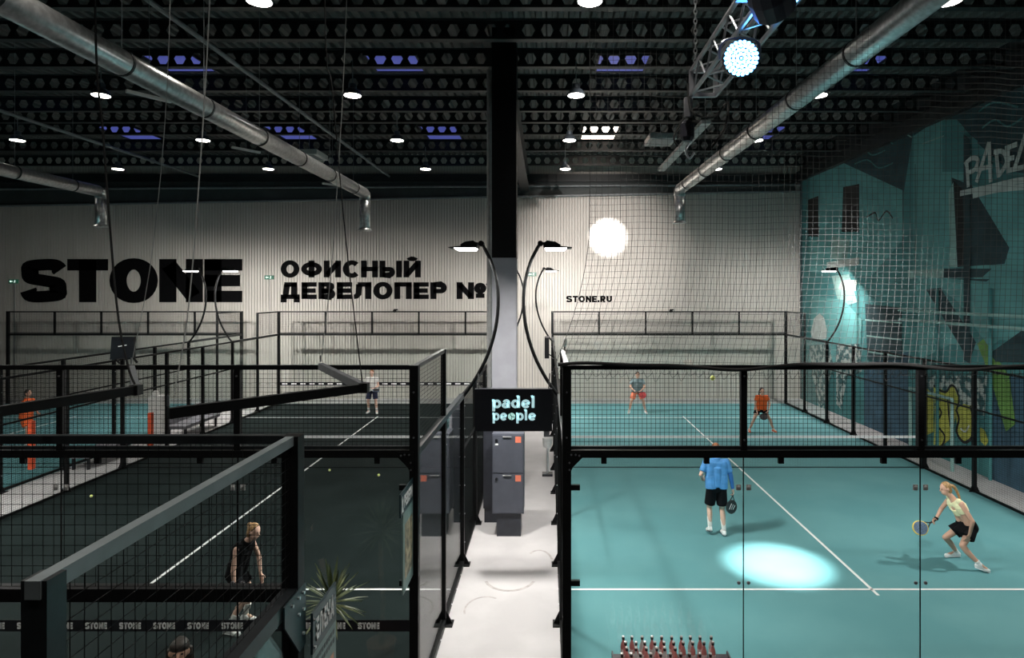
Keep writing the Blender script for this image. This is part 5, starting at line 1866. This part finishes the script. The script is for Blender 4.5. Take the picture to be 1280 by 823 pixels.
# woman lunging by the mural side
pr, P = person('woman in a pale yellow top and black skirt lunging on the teal court', (7.33, 11.15, 0.02),
               dict(pel=(0.10, 0.02, 0.70), chest=(-0.10, 0.03, 1.00), neck=(-0.20, 0.03, 1.17), head=(-0.30, 0.05, 1.31),
                    sl=(-0.14, -0.14, 1.10), el=(-0.02, -0.25, 0.84), wl=(-0.06, -0.23, 0.60), hl=(-0.10, -0.22, 0.52),
                    sr=(-0.14, 0.19, 1.09), er=(-0.20, 0.33, 0.86), wr=(-0.34, 0.26, 0.70), hr=(-0.43, 0.22, 0.66),
                    hipl=(0.09, -0.06, 0.66), knl=(-0.15, -0.18, 0.40), anl=(0.08, -0.27, 0.12), toel=(0.19, -0.34, 0.035),
                    hipr=(0.06, 0.10, 0.66), knr=(-0.22, 0.18, 0.40), anr=(0.06, 0.30, 0.09), toer=(-0.13, 0.30, 0.035)),
               (-1, -0.05, -0.18), 'skin', 'hair_blond', 'pony',
               dict(top='yellow_cloth', sleeve=0.0, hem=0.75, bottom='black_cloth', bottom_name='skirt', leg=0.55, flare=0.045, skirt=True, sock=0.16, shoe='shoe_white', grip='r', band='r',
                    tail=[V(0.06, 0, 0.0), V(0.12, -0.02, -0.10), V(0.17, -0.03, -0.26), V(0.20, -0.03, -0.36)]), f=0.95, voxel=0.008, body_r=0.95)
g = P['wr'].lerp(P['hr'], 0.75)
racket('yellow rimmed padel racket held out by the lunging woman', g, g + V(-0.24, -0.02, -0.11), (-0.25, -1, 0.45), 'racket_grey', 'racket_yellow')

# far man, teal court
pr, P = person('man in a grey shirt and coral shorts at the far end of the teal court', (3.55, 25.0, 0.02),
               dict(pel=(0, 0.06, 0.88), chest=(0, -0.02, 1.20), neck=(0, -0.06, 1.38), head=(0, -0.09, 1.53),
                    sl=(0.20, -0.03, 1.30), el=(0.27, -0.12, 1.06), wl=(0.10, -0.32, 0.94), hl=(0.03, -0.38, 0.92),
                    sr=(-0.20, -0.03, 1.30), er=(-0.29, -0.08, 1.05), wr=(-0.12, -0.30, 0.90), hr=(-0.03, -0.36, 0.88),
                    hipl=(0.10, 0.06, 0.85), knl=(0.24, -0.06, 0.47), anl=(0.32, 0.03, 0.09), toel=(0.36, -0.12, 0.035),
                    hipr=(-0.10, 0.06, 0.85), knr=(-0.24, -0.06, 0.47), anr=(-0.32, 0.03, 0.09), toer=(-0.36, -0.12, 0.035)),
               (0, -1, -0.1), 'skin', 'hair_dark', 'short', dict(top='grey_cloth', sleeve=0.65, bottom='coral_cloth', leg=0.72, flare=0.03, sock=0.2, grip='r'), voxel=0.012)
g = P['wr'].lerp(P['hr'], 0.6)
racket('red padel racket held in front by the man in the grey shirt', g, g + V(0.22, -0.08, -0.10), (0, -1, 0.2), 'racket_red', 'racket_red', dots=False)

# far woman, orange shirt
pr, P = person('woman in an orange shirt and black shorts in a wide stance on the teal court', (7.30, 21.6, 0.02),
               dict(pel=(0, 0.10, 0.80), chest=(0, -0.02, 1.12), neck=(-0.01, -0.07, 1.28), head=(-0.02, -0.11, 1.42),
                    sl=(0.17, -0.02, 1.22), el=(0.25, -0.08, 0.98), wl=(0.14, -0.24, 0.78), hl=(0.08, -0.28, 0.72),
                    sr=(-0.17, -0.02, 1.22), er=(-0.24, -0.06, 0.96), wr=(-0.22, -0.20, 0.73), hr=(-0.21, -0.24, 0.64),
                    hipl=(0.10, 0.10, 0.76), knl=(0.28, -0.04, 0.43), anl=(0.42, 0.04, 0.09), toel=(0.47, -0.10, 0.035),
                    hipr=(-0.10, 0.10, 0.76), knr=(-0.28, -0.04, 0.43), anr=(-0.40, 0.04, 0.09), toer=(-0.43, -0.11, 0.035)),
               (-0.05, -1, -0.08), 'skin', 'hair_dark', 'pony', dict(top='orange_cloth', sleeve=0.5, bottom='black_cloth', leg=0.42, flare=0.02, sock=0.15, shoe='coral_cloth', grip='l',
                                                                      tail=[V(-0.05, 0.03, -0.04), V(-0.07, 0.03, -0.16), V(-0.06, 0.04, -0.24)]), f=0.95, voxel=0.011, body_r=0.9)
g = P['wl'].lerp(P['hl'], 0.6)
racket('dark padel racket held low by the woman in the orange shirt', g, g + V(-0.16, -0.12, -0.13), (0, -0.5, 1), 'racket_black', 'racket_black', dots=False)

# far man, dark court
pr, P = person('man in a white T-shirt and navy shorts at the far end of the dark court', (-6.90, 25.0, 0.02),
               dict(pel=(0, 0.02, 0.92), chest=(0, 0.0, 1.27), neck=(0, -0.02, 1.45), head=(0.0, -0.05, 1.60),
                    sl=(0.20, 0.0, 1.37), el=(0.27, -0.04, 1.10), wl=(0.14, -0.26, 1.02), hl=(0.06, -0.32, 1.02),
                    sr=(-0.20, 0.0, 1.37), er=(-0.26, -0.02, 1.10), wr=(-0.12, -0.24, 0.98), hr=(-0.03, -0.30, 0.97),
                    hipl=(0.10, 0.02, 0.89), knl=(0.16, -0.05, 0.48), anl=(0.18, 0.02, 0.09), toel=(0.23, -0.14, 0.035),
                    hipr=(-0.10, 0.02, 0.89), knr=(-0.15, -0.04, 0.48), anr=(-0.16, 0.10, 0.09), toer=(-0.19, -0.06, 0.035)),
               (0.05, -1, -0.15), 'skin_pale', 'hair_red', 'short', dict(top='white_cloth', sleeve=0.5, bottom='navy_cloth', leg=0.78, flare=0.025, sock=0.35, grip='lr'), voxel=0.012)
g = P['wl'].lerp(P['hl'], 0.7)
racket('dark padel racket held across by the man in the white T-shirt', g, g + V(0.18, -0.10, -0.05), (0, -0.3, 1), 'racket_black', 'racket_grey', dots=False)

# woman behind the left glass
pr, P = person('woman in a black top leaning forward behind the mesh of the dark court', (-4.30, 9.0, 0.02),
               dict(pel=(-0.16, 0.05, 0.80), chest=(-0.03, 0.0, 1.12), neck=(0.06, -0.02, 1.27), head=(0.15, -0.02, 1.39),
                    sl=(0.04, 0.15, 1.20), el=(0.10, 0.24, 0.95), wl=(0.16, 0.16, 0.72), hl=(0.20, 0.13, 0.64),
                    sr=(-0.03, -0.16, 1.19), er=(-0.05, -0.21, 0.92), wr=(-0.04, -0.20, 0.68), hr=(-0.03, -0.20, 0.58),
                    hipl=(-0.14, 0.13, 0.77), knl=(0.02, 0.18, 0.46), anl=(-0.10, 0.24, 0.09), toel=(0.05, 0.22, 0.035),
                    hipr=(-0.14, -0.03, 0.77), knr=(0.05, -0.10, 0.46), anr=(-0.16, -0.14, 0.09), toer=(0.00, -0.17, 0.035)),
               (1, -0.35, -0.15), 'skin_pale', 'hair_blond', 'bun', dict(top='black_cloth', sleeve=0.0, bottom='black_cloth', leg=0.55, flare=0.03, sock=0.5, grip='', shoe='shoe_white'), f=0.95, voxel=0.010, body_r=0.88)

# dark-haired person in the passage, only the head shows
pr, P = person('dark-haired person standing in the passage below the mesh fence', (-3.31, 5.70, 0.0),
               dict(pel=(0, 0, 0.90), chest=(0, 0.0, 1.26), neck=(0.0, 0.0, 1.43), head=(0.02, -0.03, 1.585),
                    sl=(0.19, 0.0, 1.34), el=(0.25, 0.02, 1.07), wl=(0.24, -0.08, 0.83), hl=(0.24, -0.11, 0.74),
                    sr=(-0.19, 0.0, 1.34), er=(-0.25, 0.02, 1.07), wr=(-0.24, -0.08, 0.83), hr=(-0.24, -0.11, 0.74),
                    hipl=(0.09, 0, 0.88), knl=(0.10, -0.02, 0.48), anl=(0.11, 0.02, 0.085), toel=(0.13, -0.14, 0.035),
                    hipr=(-0.09, 0, 0.88), knr=(-0.10, -0.02, 0.48), anr=(-0.11, 0.02, 0.085), toer=(-0.13, -0.14, 0.035)),
               (0.45, -1, 0.15), 'skin', 'hair_dark', 'long', dict(top='black_cloth', sleeve=0.6, bottom='black_cloth', bottom_name='trousers', leg=1.6, flare=0.02, sock=0.2, shoe='shoe_dark'), f=0.97, voxel=0.012, body_r=0.92)

# orange-clad player in the third court
pr, P = person('player in orange shirt and orange shorts behind the far-aisle fences', (-16.35, 19.9, 0.02),
               dict(pel=(0, 0, 0.90), chest=(0.02, 0.0, 1.27), neck=(0.04, 0.0, 1.45), head=(0.07, 0.0, 1.60),
                    sl=(0.10, -0.18, 1.36), el=(0.28, -0.20, 1.18), wl=(0.42, -0.10, 1.12), hl=(0.50, -0.06, 1.12),
                    sr=(0.06, 0.18, 1.36), er=(0.05, 0.28, 1.09), wr=(0.20, 0.24, 0.92), hr=(0.27, 0.22, 0.88),
                    hipl=(0.0, -0.10, 0.87), knl=(0.16, -0.14, 0.50), anl=(0.14, -0.12, 0.09), toel=(0.30, -0.12, 0.035),
                    hipr=(0.0, 0.10, 0.87), knr=(-0.02, 0.16, 0.46), anr=(-0.20, 0.18, 0.12), toer=(-0.06, 0.18, 0.035)),
               (1, -0.1, -0.05), 'skin', 'hair_dark', 'short', dict(top='orange_cloth', sleeve=0.6, bottom='orange_cloth', leg=0.75, flare=0.03, sock=0.2, grip='lr'), voxel=0.012)
